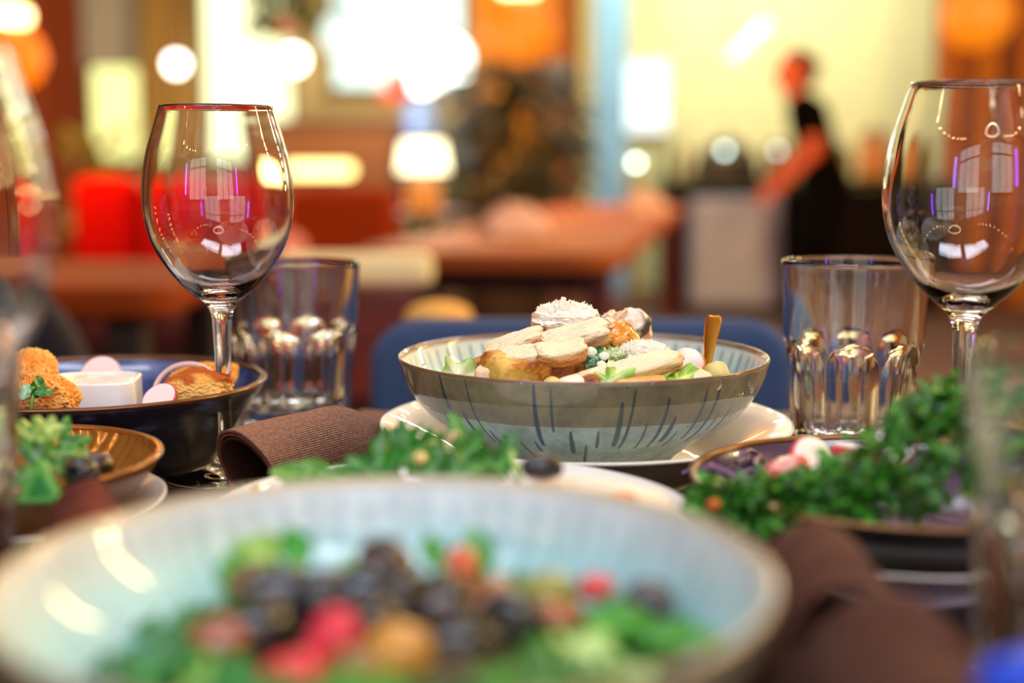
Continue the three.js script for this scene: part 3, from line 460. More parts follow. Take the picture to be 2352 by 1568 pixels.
// ---------------------------------------------------------------- the dining table
const tableTex = pixelTexture(512, 1024, (u, v) => { const s = N(u * 5, v * 60, 2.2) * 0.5 + N(u * 14, v * 220, 9.1) * 0.4 + N(u * 2, v * 6, 3.3) * 0.35, k = 0.8 + 0.4 * s; return [62 * k, 36 * k, 24 * k]; });
{
  const t = thing('dining_table', 'dark brown wooden dining table laid with plates and glasses', 'table', [0, 0, -0.38]);
  const m = new THREE.MeshPhysicalMaterial({ map: tableTex, roughness: 0.5, specularIntensity: 0.6 });
  for (let i = 0; i < 7; i++) part('plank', flatSlab(roundRect(1.9, 0.1745, 0.004), 0.035, 0.002), m, t, [0, TABLE - 0.0175, -0.525 + 0.175 * i]);
  part('apron', box(1.6, 0.07, 0.95, 0.01), std(0x2a160c, 0.6), t, [0, TABLE - 0.07, 0]);
  for (const sx of [-1, 1]) for (const sz of [-1, 1]) part('leg', box(0.06, TABLE - 0.1, 0.06, 0.01), std(0x2a160c, 0.6), t, [sx * 0.8, (TABLE - 0.1) / 2, sz * 0.42]);
}

// ---------------------------------------------------------------- glasses
const wineGeo = (() => {
  const out = smoothRows([[0.0335, 0.0006], [0.0345, 0.0012], [0.033, 0.0021], [0.022, 0.0038], [0.012, 0.0068], [0.0066, 0.0115], [0.0045, 0.018], [0.0037, 0.03], [0.0038, 0.046], [0.0046, 0.07], [0.0054, 0.088], [0.0062, 0.096], [0.0085, 0.1015], [0.0128, 0.1055], [0.0186, 0.1103], [0.0252, 0.1172], [0.0332, 0.128], [0.0386, 0.1386], [0.0417, 0.1505], [0.0427, 0.1609], [0.0422, 0.1728], [0.0399, 0.1877], [0.0355, 0.2026], [0.0322, 0.2135]], 150);
  const inn = smoothRows([[0.0318, 0.2146], [0.0311, 0.2138], [0.0343, 0.2026], [0.0387, 0.1877], [0.041, 0.1728], [0.0415, 0.1609], [0.0405, 0.1505], [0.0373, 0.1386], [0.0318, 0.1283], [0.0238, 0.118], [0.016, 0.1122], [0.009, 0.1094], [0.004, 0.1084], [0, 0.1082]], 100);
  return revolve([[0, 0.0012], [0.02, 0.0011], ...out, ...inn], 128);
})();
function wineGlass(label, pos, scale = 1, tilt = 0) { const g = thing('wine_glass', label, 'glass', pos); part('bowl_and_stem', wineGeo, GLASS, g); g.scale.setScalar(scale); g.rotation.z = tilt; return g; }
const tumblerGeo = (() => {
  const H = 0.12, nF = 8, rc = (h) => 0.0375 + 0.0065 * (h / H), rows = [], r0 = (h) => (a) => {
    const w = (Math.PI * 2) / nF, q = ((a % w) + w) % w - w / 2, c = rc(h), f = c * (0.912 + 0.088 * Math.max(0, (h - 0.048) / 0.0275) ** 2);
    return Math.min(c, f / Math.cos(q) - 0.0012 * Math.cos(q * nF * 0.5) * (h < 0.07 ? 1 : 0));
  };
  rows.push([0, 0.0025], [0.022, 0.0022], [(a) => r0(0.004)(a) * 0.9, 0], [(a) => r0(0.004)(a) * 0.965, 0.0008]);
  for (let i = 0; i <= 64; i++) { const h = 0.003 + (H - 0.0045) * (i / 64); rows.push([r0(h), h]); }
  rows.push([0.0434, H - 0.0003], [0.0428, H], [0.0421, H - 0.0004], [0.0417, H - 0.0014]);
  for (let i = 0; i <= 30; i++) { const h = H - 0.003 - (H - 0.026) * (i / 30); rows.push([0.0331 + 0.0086 * ((h - 0.02) / (H - 0.02)), h]); }
  rows.push([0.0315, 0.0185], [0.028, 0.0158], [0.02, 0.0148], [0, 0.0145]);
  return revolve(rows, 300);
})();
function tumbler(label, pos, scale = [1, 1, 1], turn = 0) { const g = thing('tumbler', label, 'glass', pos, turn); part('faceted_body', tumblerGeo, GLASS, g); g.scale.set(...scale); return g; }
wineGlass('tall empty wine glass standing behind the brown napkin', [-0.1676, TABLE, -0.775], 1.0, 0);
wineGlass('tall empty wine glass cut by the right edge of the picture', [0.2318, TABLE, -0.69], 1.035, -0.012);
wineGlass('blurred wine glass at the left edge of the picture', [-0.1775, TABLE, -0.39], 1.0, 0);
tumbler('faceted water tumbler partly behind the left wine glass stem', [-0.1509, TABLE, -0.93], [1.04, 0.965, 1.04], 0.31);
tumbler('faceted water tumbler beside the rightmost wine glass', [0.2063, TABLE, -0.81], [1.0, 1.045, 1.0], 0.16);
tumbler('blurred near tumbler at the right edge of the picture', [0.1865, TABLE, -0.415], [1.0, 1.03, 1.0], 0.2);
tumbler('blurred near tumbler at the left edge before the golden dish', [-0.2265, TABLE, -0.488], [1.02, 1.03, 1.02], 0.1);

// ---------------------------------------------------------------- plates and bowls
const porcelain = phys(0xf2f2f0, 0.4, { clearcoat: 0.8, clearcoatRoughness: 0.02 });
function plate(label, pos, r, h) { // coupe plate with a raised rolled rim
  const o = smoothRows([[r * 0.5, 0], [r * 0.56, 0], [r * 0.58, 0.004], [r * 0.72, h * 0.42], [r * 0.9, h * 0.78], [r * 0.985, h * 0.93], [r, h * 0.985], [r * 0.985, h], [r * 0.955, h * 0.965], [r * 0.88, h * 0.86], [r * 0.72, h * 0.55], [r * 0.58, 0.0095], [r * 0.4, 0.008], [0, 0.0078]], 110);
  const t = thing('plate', label, 'plate', pos); part('plate_body', revolve([[0, 0.004], [r * 0.48, 0.004], ...o], 128), porcelain, t); return t;
}
plate('white glazed plate beneath the large salad bowl', [0.0434, TABLE, -0.785], 0.1215, 0.033);
plate('white plate of parsley with a black olive behind the nearest bowl', [-0.0278, TABLE, -0.565], 0.108, 0.0345);
plate('white saucer under the golden leaf salad dish', [-0.246, TABLE, -0.62], 0.0815, 0.026);
plate('white saucer under the purple interior dish on the right', [0.1706, TABLE, -0.585], 0.083, 0.024);

// stoneware bowl: pattern of v along the profile from foot over the rim to the inside
const bowlProfile = smoothRows([[0.0, 0.003], [0.044, 0.003], [0.046, 0], [0.05, 0], [0.0525, 0.0035], [0.057, 0.008], [0.0655, 0.0145], [0.078, 0.022], [0.089, 0.03], [0.097, 0.0395], [0.102, 0.049], [0.1048, 0.058], [0.1056, 0.0605], [0.1048, 0.0616], [0.1034, 0.0606], [0.1018, 0.056], [0.0985, 0.047], [0.093, 0.038], [0.0845, 0.0295], [0.072, 0.021], [0.058, 0.0145], [0.04, 0.011], [0, 0.0105]], 150);
const bowlLen = (() => { const l = [0]; for (let i = 1; i < bowlProfile.length; i++) l[i] = l[i - 1] + Math.hypot(bowlProfile[i][0] - bowlProfile[i - 1][0], bowlProfile[i][1] - bowlProfile[i - 1][1]); return l; })();
const vAt = (test) => { const i = bowlProfile.findIndex(test); return bowlLen[i] / bowlLen.at(-1); };
const V_FOOT = vAt((p) => p[1] > 0.009 && p[0] > 0.05), V_BAND = vAt((p) => p[1] > 0.0355), V_RIM = vAt((p, i) => p[1] > 0.0609);
const strokes = []; for (let i = 0; i < 78; i++) strokes.push({ u: (i + rr(-0.3, 0.3)) / 78, long: rnd() < 0.34 ? 1 : 0, top: rr(0.02, 0.4), end: rr(0.5, 0.95), w: rr(0.0014, 0.0036), lean: rr(-0.004, 0.004), a: rr(0.65, 1) });
const makeBowlTex = (stripes, wide, rimColor) => pixelTexture(wide, wide / 4, (u, v) => {
  const n = N(u * 40, v * 14, 1), n2 = N(u * 140, v * 50, 3), n3 = N(u * 400, v * 140, 6);
  let c;
  if (v < V_RIM) {
    const e = (v - V_FOOT) / (V_RIM - V_FOOT), line = V_BAND + 0.006 * N(u * 12, 0, 2), up = sstep(line - 0.004, line + 0.004, v);
    c = mixc([142, 166, 160], [114, 110, 82], up); const k = 1 + 0.2 * n + 0.12 * n2; c = c.map((q) => q * k);
    c = mixc(c, [120, 108, 78], up * Math.max(0, n) * 0.5); c = mixc(c, [215, 210, 185], sstep(0.0018, 0.0006, Math.abs(v - line)) * 0.6);
    for (const s of strokes) for (const o of [-1, 0, 1]) { const q = 1 - e, t0 = s.long ? s.top * 0.4 : 0.25 + s.top, t1 = s.long ? 0.62 * s.end + 0.1 : Math.min(1, t0 + 0.4 * s.end), d = u + o - s.u - s.lean * q; if (Math.abs(d) < 0.006 && q > t0 && q < t1) { const f = (q - t0) / (t1 - t0), w = s.w * (0.25 + 0.75 * Math.sin(Math.PI * Math.min(1, f * 0.62 + 0.06))); c = mixc(c, [20, 46, 70], s.a * sstep(w, w * 0.55, Math.abs(d))); } }
    if (n3 > 0.62) c = mixc(c, [50, 42, 34], 0.8);
  } else {
    const e = (v - V_RIM) / (1 - V_RIM); c = mixc([200, 212, 214], [160, 212, 222], sstep(0.03, 0.22, e));
    const str = Math.sin(u * Math.PI * 2 * 64 + 1.6 * N(u * 30, 0, 5)); c = mixc(c, [70, 112, 140], sstep(0.35, 0.9, str) * sstep(0.02, 0.06, e) * sstep(0.36, 0.16, e) * (0.45 + 0.4 * N(u * 50, 2, 2)) * stripes);
    c = mixc(c, [128, 148, 92], sstep(0.36, 0.41, e) * sstep(0.47, 0.43, e) * 0.9); c = mixc(c, [58, 150, 150], sstep(0.42, 0.47, e)); c = c.map((q) => q * (1 + 0.06 * n + 0.04 * n2));
  }
  const rim = sstep(0.011, 0.004, Math.abs(v - V_RIM) * (v < V_RIM ? 1 : 0.8)); c = mixc(c, rimColor, rim * (0.85 + 0.3 * n)); return c.map((q) => Math.max(0, Math.min(255, q)));
});
const bowlTex = makeBowlTex(1, 2048, [96, 66, 50]), nearTex = makeBowlTex(0.3, 1024, [186, 176, 150]);
const glaze = new THREE.MeshPhysicalMaterial({ map: bowlTex, roughness: 0.5, clearcoat: 0.9, clearcoatRoughness: 0.012 }), nearGlaze = glaze.clone(); nearGlaze.map = nearTex;
function stonewareBowl(label, pos, scale, turn, m = glaze, rimColor = 0x7a5a40) {
  const t = thing('salad_bowl', label, 'bowl', pos, turn); part('bowl_body', revolve(bowlProfile, 160), m, t);
  part('rim', revolve([[0.1053, 0.0604], [0.1057, 0.0611], [0.1051, 0.0619], [0.1044, 0.0618], [0.104, 0.0611], [0.1046, 0.0603], [0.1053, 0.0604]], 160), phys(rimColor, 0.2, { clearcoat: 0.8 }), t); t.scale.setScalar(scale); return t;
}
const MB = [0.0417, TABLE + 0.0085, -0.785];
stonewareBowl('speckled grey green salad bowl with blue brush strokes on a white plate', MB, 1.025, 0.4);
const NB = [-0.034, TABLE + 0.0105, -0.36];
plate('white plate under the nearest blurred salad bowl', [NB[0], TABLE, NB[2]], 0.092, 0.02);
stonewareBowl('blurred pale blue bowl of olive salad nearest the diner', NB, 1.0, 2.0, nearGlaze, 0xb8a078);

function roundDish(name, label, pos, prof, mats, ripple) {
  const t = thing(name, label, 'dish', pos);
  const mk = (p, n, rip) => { const rows = smoothRows(p, n); return revolve(rip ? rows.map(([r, y], i) => [(a) => r * (1 + rip * sstep(0.02, 0.05, r) * (0.9 * N(Math.cos(a) * 6, Math.sin(a) * 6, y * 110) + 0.3 * Math.sin(a * 46 + 6 * N(Math.cos(a) * 2, Math.sin(a) * 2, y * 40)))), y]) : rows, rip ? 220 : 128); };
  part('outer_wall', mk(prof.out, 50), mats[0], t); part('inside', mk(prof.in, 60, ripple), mats[1], t); part('rim', mk(prof.rim, 24), mats[2], t); return t;
}
const dishShape = (r, h, base) => ({
  out: [[0, 0.002], [base, 0], [base * 1.05, 0.001], [base * 1.12, h * 0.12], [r * 0.86, h * 0.55], [r * 0.965, h * 0.85], [r * 0.99, h * 0.97], [r * 0.97, h * 0.96]],
  in: [[r * 0.985, h * 0.96], [r * 0.965, h * 0.955], [r * 0.93, h * 0.82], [r * 0.82, h * 0.55], [base * 1.05, h * 0.2], [base * 0.7, h * 0.16], [0, h * 0.16]],
  rim: [[r * 0.965, h * 0.93], [r * 0.995, h * 0.95], [r, h * 0.98], [r * 0.985, h], [r * 0.96, h * 0.985], [r * 0.955, h * 0.95], [r * 0.965, h * 0.93]],
});
const inkTex = pixelTexture(512, 256, (u, v) => { const n = N(u * 30, v * 10, 3), m = N(u * 90, v * 40, 7); return mixc([18, 17, 30], [92, 96, 128], Math.max(0, n * 1.1 + m * 0.5 - 0.1)); });
const blueTex = pixelTexture(512, 256, (u, v) => { const n = N(u * 22, v * 8, 1), m = N(u * 70, v * 30, 4); return mixc([44, 66, 128], [122, 140, 180], 0.35 + 0.8 * n + 0.3 * m); });
const inkMat = new THREE.MeshPhysicalMaterial({ map: inkTex, roughness: 0.35, clearcoat: 0.4, clearcoatRoughness: 0.2 }), blueGlaze = new THREE.MeshPhysicalMaterial({ map: blueTex, roughness: 0.2, clearcoat: 0.8, clearcoatRoughness: 0.05 });
const bronze = (c, r = 0.25) => phys(c, r, { metalness: 0.55, clearcoat: 0.7, clearcoatRoughness: 0.08 });
const LD = [-0.2587, TABLE, -0.82];
roundDish('deep_dish', 'dark dish with a blue inside holding breaded bites on the left', LD, dishShape(0.1065, 0.0515, 0.068), [inkMat, blueGlaze, bronze(0x6a3c14, 0.35)]);
const GD = [-0.246, TABLE + 0.0095, -0.62];
roundDish('shallow_dish', 'shallow dish with rippled golden bronze glaze holding leaf salad', GD, dishShape(0.0805, 0.037, 0.046), [phys(0x7a4a18, 0.35, { clearcoat: 0.4 }), bronze(0xb87a30, 0.17), bronze(0xa86c2a, 0.22)], 0.022);
const RD = [0.1706, TABLE + 0.0095, -0.585];
roundDish('shallow_dish', 'dark dish with a bronze rim and purple inside on the right', RD, dishShape(0.0915, 0.036, 0.052), [phys(0x20222e, 0.3, { clearcoat: 0.6 }), phys(0x4a3350, 0.25, { clearcoat: 0.7 }), bronze(0x8a5a18, 0.3)]);

// ---------------------------------------------------------------- napkins
const weave = (bump) => pixelTexture(256, 256, (u, v) => {
  const cu = u * 16, cv = v * 16, over = (Math.floor(cu) + Math.floor(cv)) % 2, a = Math.sin(Math.PI * (cu % 1)), b = Math.sin(Math.PI * (cv % 1)), h = over ? Math.sqrt(a) * (0.55 + 0.45 * b) : Math.sqrt(b) * (0.55 + 0.45 * a), k = 0.28 + 0.72 * h * h;
  if (bump) return [255 * k, 255 * k, 255 * k]; const t = 0.9 + 0.2 * N(u * 9, v * 9, 4); return [212 * k * t + 22, 154 * k * t + 16, 124 * k * t + 13];
}, !bump);
const weaveColor = weave(false), weaveBump = weave(true);
const cloth = (tint, pitch = 0.00125) => new THREE.MeshPhysicalMaterial({ map: repeated(weaveColor, 1 / (16 * pitch), 1 / (16 * pitch)), bumpMap: repeated(weaveBump, 1 / (16 * pitch), 1 / (16 * pitch)), bumpScale: 0.0006, color: tint, roughness: 0.95, sheen: 0.3, sheenColor: new THREE.Color(0x8a6050), sheenRoughness: 0.7 });
{ // rolled napkin: an open loop of cloth running away from the diner
  const t = thing('napkin', 'rolled brown woven napkin with an open end beside the wine glass', 'napkin', [0, TABLE, 0]), m = cloth(0xffffff);
  const A = [-0.1425, -0.703], B = [-0.066, -0.817], L = Math.hypot(B[0] - A[0], B[1] - A[1]), ax = [(B[0] - A[0]) / L, (B[1] - A[1]) / L], ux = [-ax[1], ax[0]];   // ux points to the right of the roll
  const roll = (k0, k1, grow) => (u, v) => {
    const a = k0 + (k1 - k0) * v, s = u * L, fat = 1 + 0.03 * Math.sin(3 * u) - 0.58 * sstep(0.5, 1.05, u), wob = 1 + 0.06 * N(s * 30, a * 1.2, 1);
    const x = Math.cos(a) * 0.0185 * fat * grow * wob, y = 0.0013 + 0.0208 * fat * grow + Math.sin(a) * 0.0208 * fat * grow * wob + 0.003 * Math.max(0, Math.cos(a)) * 0;
    const skew = -0.02 * (y / 0.042) * (1 - u) + 0.012 * (1 - u);   // the open end is cut at a slant
    return [A[0] + ax[0] * (s + skew) + ux[0] * x * -1, y, A[1] + ax[1] * (s + skew) + ux[1] * x * -1];
  };
  part('outer_fold', sheet(roll(-1.2, 4.35, 1), 70, 60, 0.0017, { su: L, sv: 0.118 }), m, t);
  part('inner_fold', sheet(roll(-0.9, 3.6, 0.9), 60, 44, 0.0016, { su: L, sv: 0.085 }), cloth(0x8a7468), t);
  part('hem', tube(Array.from({ length: 25 }, (_, i) => { const p = roll(-1.15, 4.3, 0.955)(0.004, i / 24); return p; }), 0.0009, 60, 6), std(0x8a3a2c, 0.9), t);
  part('under_flap', sheet((u, v) => { const x = -0.165 + 0.055 * u, z = -0.765 + 0.075 * v; return [x + 0.02 * v * (1 - u), 0.0028 + 0.0015 * N(u * 4, v * 4, 2) + 0.006 * sstep(0.3, 1, u), z + 0.012 * u]; }, 20, 20, 0.0017, { su: 0.06, sv: 0.07 }), cloth(0xd8917c, 0.0014), t);
  part('tail', sheet((u, v) => { return [-0.106 + 0.045 * u, 0.0025 + 0.0085 * Math.sin(Math.PI * Math.min(1, 0.15 + v)) * (1 - 0.3 * u), -0.945 + 0.03 * v + 0.012 * u]; }, 24, 30, 0.0017, { su: 0.05, sv: 0.06 }), m, t);
}
{ // crumpled napkins close to the camera
  const m = cloth(0x8e6e60, 0.0018);
  { // napkin folded into two loops, one behind the other
    const t = thing('napkin', 'brown napkin folded in two loops before the near right tumbler', 'napkin', [0.107, TABLE, -0.38]);
    const loop = (z, w, h, d, lean, seed) => sheet((u, v) => { const a = Math.PI * u, s = Math.pow(Math.sin(a), 0.75); return [-w * Math.cos(a) + lean * s + 0.004 * N(u * 3, v * 2, seed), 0.0012 + h * s * (1 - 0.12 * v) + 0.004 * s * N(u * 4, v * 3, seed + 2), z + d * (v - 0.5) + 0.006 * N(u * 3, v * 2, seed + 5)]; }, 60, 24, 0.002, { su: 0.15, sv: d });
    part('rear_loop', loop(-0.045, 0.026, 0.058, 0.05, -0.004, 1), m, t); part('front_loop', loop(0.028, 0.0275, 0.055, 0.06, 0.004, 6), m, t);
  }
  {
    const t = thing('napkin', 'reddish brown napkin loop before the golden dish on the left', 'napkin', [-0.17, TABLE, -0.522], 0.25);
    part('cloth', sheet((u, v) => { const a = Math.PI * u, q = Math.pow(Math.sin(a), 0.7); return [-0.0165 * Math.cos(a) + 0.003 * N(u * 3, v * 2, 1), 0.0012 + 0.052 * q * (1 - 0.2 * v) + 0.003 * q * N(u * 4, v * 3, 2), 0.036 * (v - 0.5)]; }, 50, 20, 0.002, { su: 0.13, sv: 0.04 }), cloth(0xc07058, 0.0016), t);
  }
  const b = thing('napkin', 'folded bright blue cloth in the lower right corner', 'napkin', [0.158, TABLE, -0.298], 0.55), bm = std(0x1c48d0, 0.85);
  for (let i = 0; i < 4; i++) part('cloth_layer', box(0.09, 0.0165, 0.075, 0.007), bm, b, [0.002 * (i % 2), 0.0085 + 0.017 * i, 0.002 * i]);
}

// ---------------------------------------------------------------- food: materials and makers
const foodMat = vcol(0.5), dryMat = vcol(0.85), shinyMat = vcol(0.22, { clearcoat: 0.5, clearcoatRoughness: 0.12 }), leafMat = vcol(0.38, { clearcoat: 0.25, clearcoatRoughness: 0.25 });
const C = Object.fromEntries(Object.entries({ potato: '#e2bc58', potatoDark: '#b46a16', brown: '#7a3c0c', cream: '#f3e6c4', cheese: '#fbf6e2', tan: '#d9a860', chicken: '#efe0c0', burnt: '#5a2a10', crust: '#e08a2a', crustDark: '#b4560f', crustPale: '#f2bc62', olive: '#1c1a22', oliveSheen: '#2c2a38', radish: '#fbf2f0', radishSkin: '#e2405e', tomato: '#d8282c', grey: '#9a8f82' }).map(([k, v]) => [k, lin(v)]));
const roast = (a, b, c) => (x, y, z, n1, n2) => { const e = sstep(0.72, 0.92, Math.max(Math.abs(x * y), Math.abs(y * z), Math.abs(x * z))); return mixc(mixc(a, b, Math.max(0, 0.3 + n1 * 1.3 + e * 1.1 + 0.7 * n2 + 0.35 * sstep(0.2, 0.9, y))), c, sstep(0.3, 0.75, n1 * 0.9 + e * 0.7 + n2 * 0.5 - 0.05)); };
function lump(name, label, cat, pos, r, rot, opt, mat = foodMat, group) { const m = single(name, label, cat, blob(r[0], r[1], r[2], opt), mat, pos, rot, group); return m; }
function crumbs(n, spot, size = 0.0016) {
  n = Math.round(n * 1.8); size *= 0.62; // grated cheese: short curled shreds
  const base = new THREE.CapsuleGeometry(0.22, 1, 2, 5), gs = [];
  for (let i = 0; i < n; i++) { const o = new THREE.Object3D(), p = spot(i), l = size * rr(0.6, 1.7); o.position.set(...p); o.rotation.set(rr(0, 6), rr(0, 6), rr(0, 6)); o.scale.set(l * 0.8, l * 1.5, l * 0.8); o.updateMatrix(); gs.push(base.clone().applyMatrix4(o.matrix)); }
  const g = mergeGeometries(gs), c = []; for (let i = 0; i < g.attributes.position.count; i++) { const k = 0.96 + 0.04 * Math.sin(i * 0.37); c.push(k, k * 0.975, k * 0.9); } g.setAttribute('color', new THREE.Float32BufferAttribute(c, 3)); return g;
}
// crumbs over the top of an ellipsoid
const dust = (g0, rx, ry, rz, n, size, lift = 0.9) => { const g = crumbs(n, () => { const a = rr(0, 6.283), d = Math.sqrt(rnd()); return [rx * d * Math.cos(a), ry * lift * Math.sqrt(1 - d * d * 0.85) + rr(0, size), rz * d * Math.sin(a)]; }, size); return g; };
function withCheese(m, rx, ry, rz, n, size = 0.0016, bend = 0, shift = 0) { const g = dust(null, rx * 0.92, ry, rz * 0.9, n, size); if (shift) g.translate(shift, 0, 0); if (bend) { const a = g.attributes.position; for (let i = 0; i < a.count; i++) a.setY(i, a.getY(i) + bend * (a.getX(i) / rx) ** 2 * ry); } const c = part('grated_cheese', g, dryMat, m); c.userData.kind = 'stuff'; return m; }
const mushroomShape = (() => { const s = new THREE.Shape(); s.moveTo(-0.0035, -0.012); s.bezierCurveTo(-0.0045, -0.004, -0.0035, -0.002, -0.0045, 0.0005); s.bezierCurveTo(-0.008, 0, -0.0125, 0, -0.0125, 0.002); s.bezierCurveTo(-0.0125, 0.009, -0.006, 0.0125, 0, 0.0125); s.bezierCurveTo(0.006, 0.0125, 0.0125, 0.009, 0.0125, 0.002); s.bezierCurveTo(0.0125, 0, 0.008, 0, 0.0045, 0.0005); s.bezierCurveTo(0.0035, -0.002, 0.0045, -0.004, 0.0035, -0.012); s.bezierCurveTo(0.002, -0.0135, -0.002, -0.0135, -0.0035, -0.012); return s; })();
const mushroomGeo = slab(mushroomShape, 0.0062, 0.0013, 14), mushFace = phys(0xf0e2bc, 0.5, { clearcoat: 0.2 }), mushEdge = phys(0xcf9a4e, 0.5, { clearcoat: 0.2 }), mushGrey = phys(0x9a8a78, 0.6);
function mushroom(label, pos, rot, s = 1, cheese = 0, edge = mushEdge) { const t = thing('mushroom_slice', label, 'mushroom', pos); t.rotation.set(...rot); t.scale.setScalar(s); part('slice', mushroomGeo, [mushFace, edge], t); part('gills', tube([[-0.0095, 0.0022, 0.0029], [-0.005, 0.004, 0.0031], [0, 0.0044, 0.0031], [0.005, 0.004, 0.0031], [0.0095, 0.0022, 0.0029]], 0.0006, 24, 5), mushGrey, t); if (cheese) { const g = crumbs(cheese, () => [rr(-0.011, 0.011), rr(0.0, 0.011), 0.0032 + rr(0, 0.0008)], 0.0011); const c = part('grated_cheese', g, dryMat, t); c.userData.kind = 'stuff'; } return t; }

// ---------------------------------------------------------------- salad in the large bowl
{
  const bed = blob(0.074, 0.02, 0.073, { amp: 0.16, freq: 3.2, fine: 0.08, ff: 12, detail: 36, seed: 5, color: (x, y, z, n1, n2) => mixc(lin('#c6d48a'), lin('#f4f2d4'), 0.4 + n1 + n2) });
  const b = single('lettuce_bed', 'bed of chopped pale lettuce in dressing inside the large salad bowl', 'lettuce', bed, foodMat, [MB[0], MB[1] + 0.037, MB[2]]); b.userData.kind = 'stuff';
}
const potato = (seed) => ({ p: 7, amp: 0.09, freq: 1.1, fine: 0.025, ff: 8, detail: 18, seed, color: roast(C.potato, C.potatoDark, C.brown) });
lump('potato_chunk', 'large golden roasted potato chunk at the front left of the salad', 'potato', [0.0021, 0.8198, -0.714], [0.0165, 0.0115, 0.013], [0.25, 0.5, -0.12], potato(1));
lump('potato_chunk', 'pale cut potato face beside the large golden chunk', 'potato', [-0.0108, 0.8171, -0.716], [0.0065, 0.009, 0.01], [0.1, -0.3, 0.1], { ...potato(9), color: roast(lin('#f6e3c0'), lin('#f0d0a0'), C.tan) });
lump('potato_chunk', 'dark orange roasted potato chunk under the front mushroom slice', 'potato', [0.0228, 0.8168, -0.727], [0.0105, 0.0098, 0.011], [0.1, 0.2, 0.05], { ...potato(2), color: roast(lin('#c8741a'), lin('#8e4408'), lin('#5a2806')) });
lump('potato_chunk', 'pale speckled potato chunk behind the long chicken strip', 'potato', [0.0388, 0.8175, -0.735], [0.0085, 0.0105, 0.011], [0.2, 0.7, 0.2], potato(3));
lump('potato_chunk', 'browned potato piece at the left rear of the salad', 'potato', [-0.0179, 0.8152, -0.752], [0.0105, 0.0075, 0.009], [0, 0.4, 0.35], { ...potato(4), color: roast(lin('#dca45a'), lin('#b06a1c'), lin('#8a3a10')) });
lump('bacon_bit', 'small red brown bacon bit left of the mushrooms', 'bacon', [-0.0109, 0.8213, -0.742], [0.0042, 0.005, 0.005], [0.3, 0.2, 0.4], { p: 3, amp: 0.25, detail: 10, seed: 3, color: (x, y, z, n) => mixc(lin('#a83418'), lin('#e8a080'), n + 0.2) }, shinyMat);
lump('potato_chunk', 'small yellow potato tip at the front rim of the bowl', 'potato', [0.0213, 0.8149, -0.692], [0.0065, 0.0075, 0.006], [0.2, 0.3, 0.1], { ...potato(6), p: 2.2, color: roast(lin('#f0e098'), lin('#e0c060'), C.tan) });
// slices and strips piled on top
const slab4 = (seed, bend = 0, a = lin('#e2c890'), b = lin('#b8792e')) => ({ p: 5, amp: 0.16, freq: 1.8, fine: 0.06, ff: 8, detail: 26, seed, bend, color: (x, y, z, n1, n2) => mixc(mixc(a, lin('#f0e2bc'), sstep(0.3, 0.8, y + n2 * 0.4)), mixc(b, C.potatoDark, sstep(-0.05, 0.45, n1 + n2 * 0.6)), Math.min(1, sstep(0.72, 0.3, y + n1 * 0.35) * (0.55 + 0.45 * sstep(0.5, -0.4, y)) + sstep(0.3, 0.6, n2) * 0.3)) });
const curved = lump('mushroom_slice', 'curved cream mushroom slice with a tan lower edge at the centre', 'mushroom', [0.0258, 0.8315, -0.714], [0.0135, 0.0048, 0.009], [0.28, 0.1, 0.1], slab4(11, 0.5));
withCheese(lump('mushroom_slice', 'grey stained mushroom slice at the left of the curved one', 'mushroom', [0.004, 0.8289, -0.716], [0.0125, 0.0052, 0.009], [0.3, -0.1, 0.16], slab4(12, 0, lin('#d8c8ac'), C.tan)), 0.012, 0.0048, 0.009, 60, 0.0011);
withCheese(lump('mushroom_slice', 'cheese dusted tan mushroom slice at the upper left of the pile', 'mushroom', [0.0022, 0.8326, -0.742], [0.0165, 0.0055, 0.009], [0.2, 0.1, 0.3], slab4(13, 0, C.cream, lin('#cf8a38'))), 0.0155, 0.0052, 0.009, 120, 0.0013);
lump('mushroom_slice', 'long cream mushroom slice slanting below the cheese heap', 'mushroom', [0.035, 0.8365, -0.738], [0.0185, 0.0062, 0.0085], [0.35, 0.15, 0.2], slab4(14, 0.12, lin('#f3e8cc'), lin('#c8a060')));
mushroom('upright mushroom slice showing its gills right of the long slice', [0.0542, 0.8396, -0.752], [-0.5, 0.5, -0.9], 0.62, 14, mushGrey);
lump('crouton', 'toasted crouton at the left end under the cheese heap', 'crouton', [0.0184, 0.8416, -0.765], [0.0062, 0.0068, 0.008], [0, 0.3, 0.05], { ...potato(7), color: roast(lin('#e8b878'), lin('#cf8a3a'), C.potatoDark) });
{
  const t = thing('cheese_heap', 'heap of white grated cheese crowning the salad', 'cheese', [0.0312, 0.8441, -0.762]); t.rotation.z = -0.06;
  part('shaved_cheese', blob(0.0175, 0.0082, 0.013, { p: 2.8, amp: 0.28, freq: 2.4, fine: 0.12, ff: 9, detail: 24, seed: 8, color: (x, y, z, n1) => mixc([0.97, 0.94, 0.86], [0.9, 0.82, 0.62], 0.15 + n1 * 0.8) }), dryMat, t);
  const c = part('shreds', dust(null, 0.018, 0.009, 0.013, 300, 0.0018, 1), dryMat, t); c.userData.kind = 'stuff';
  part('cheese_flake', box(0.008, 0.0052, 0.0012, 0.0005), std(0xf6e8b0, 0.6), t, [0.0135, -0.0005, 0.008], [0.2, 0.5, 0.5]); part('cheese_flake', box(0.006, 0.006, 0.001, 0.0004), std(0xfbf4d8, 0.6), t, [-0.0145, 0.005, 0.008], [0.1, -0.4, 0.2]); part('cheese_flake', box(0.003, 0.008, 0.001, 0.0004), std(0xfbf4d8, 0.6), t, [-0.0035, 0.0095, 0.004], [0.1, 0.2, -0.2]);
}
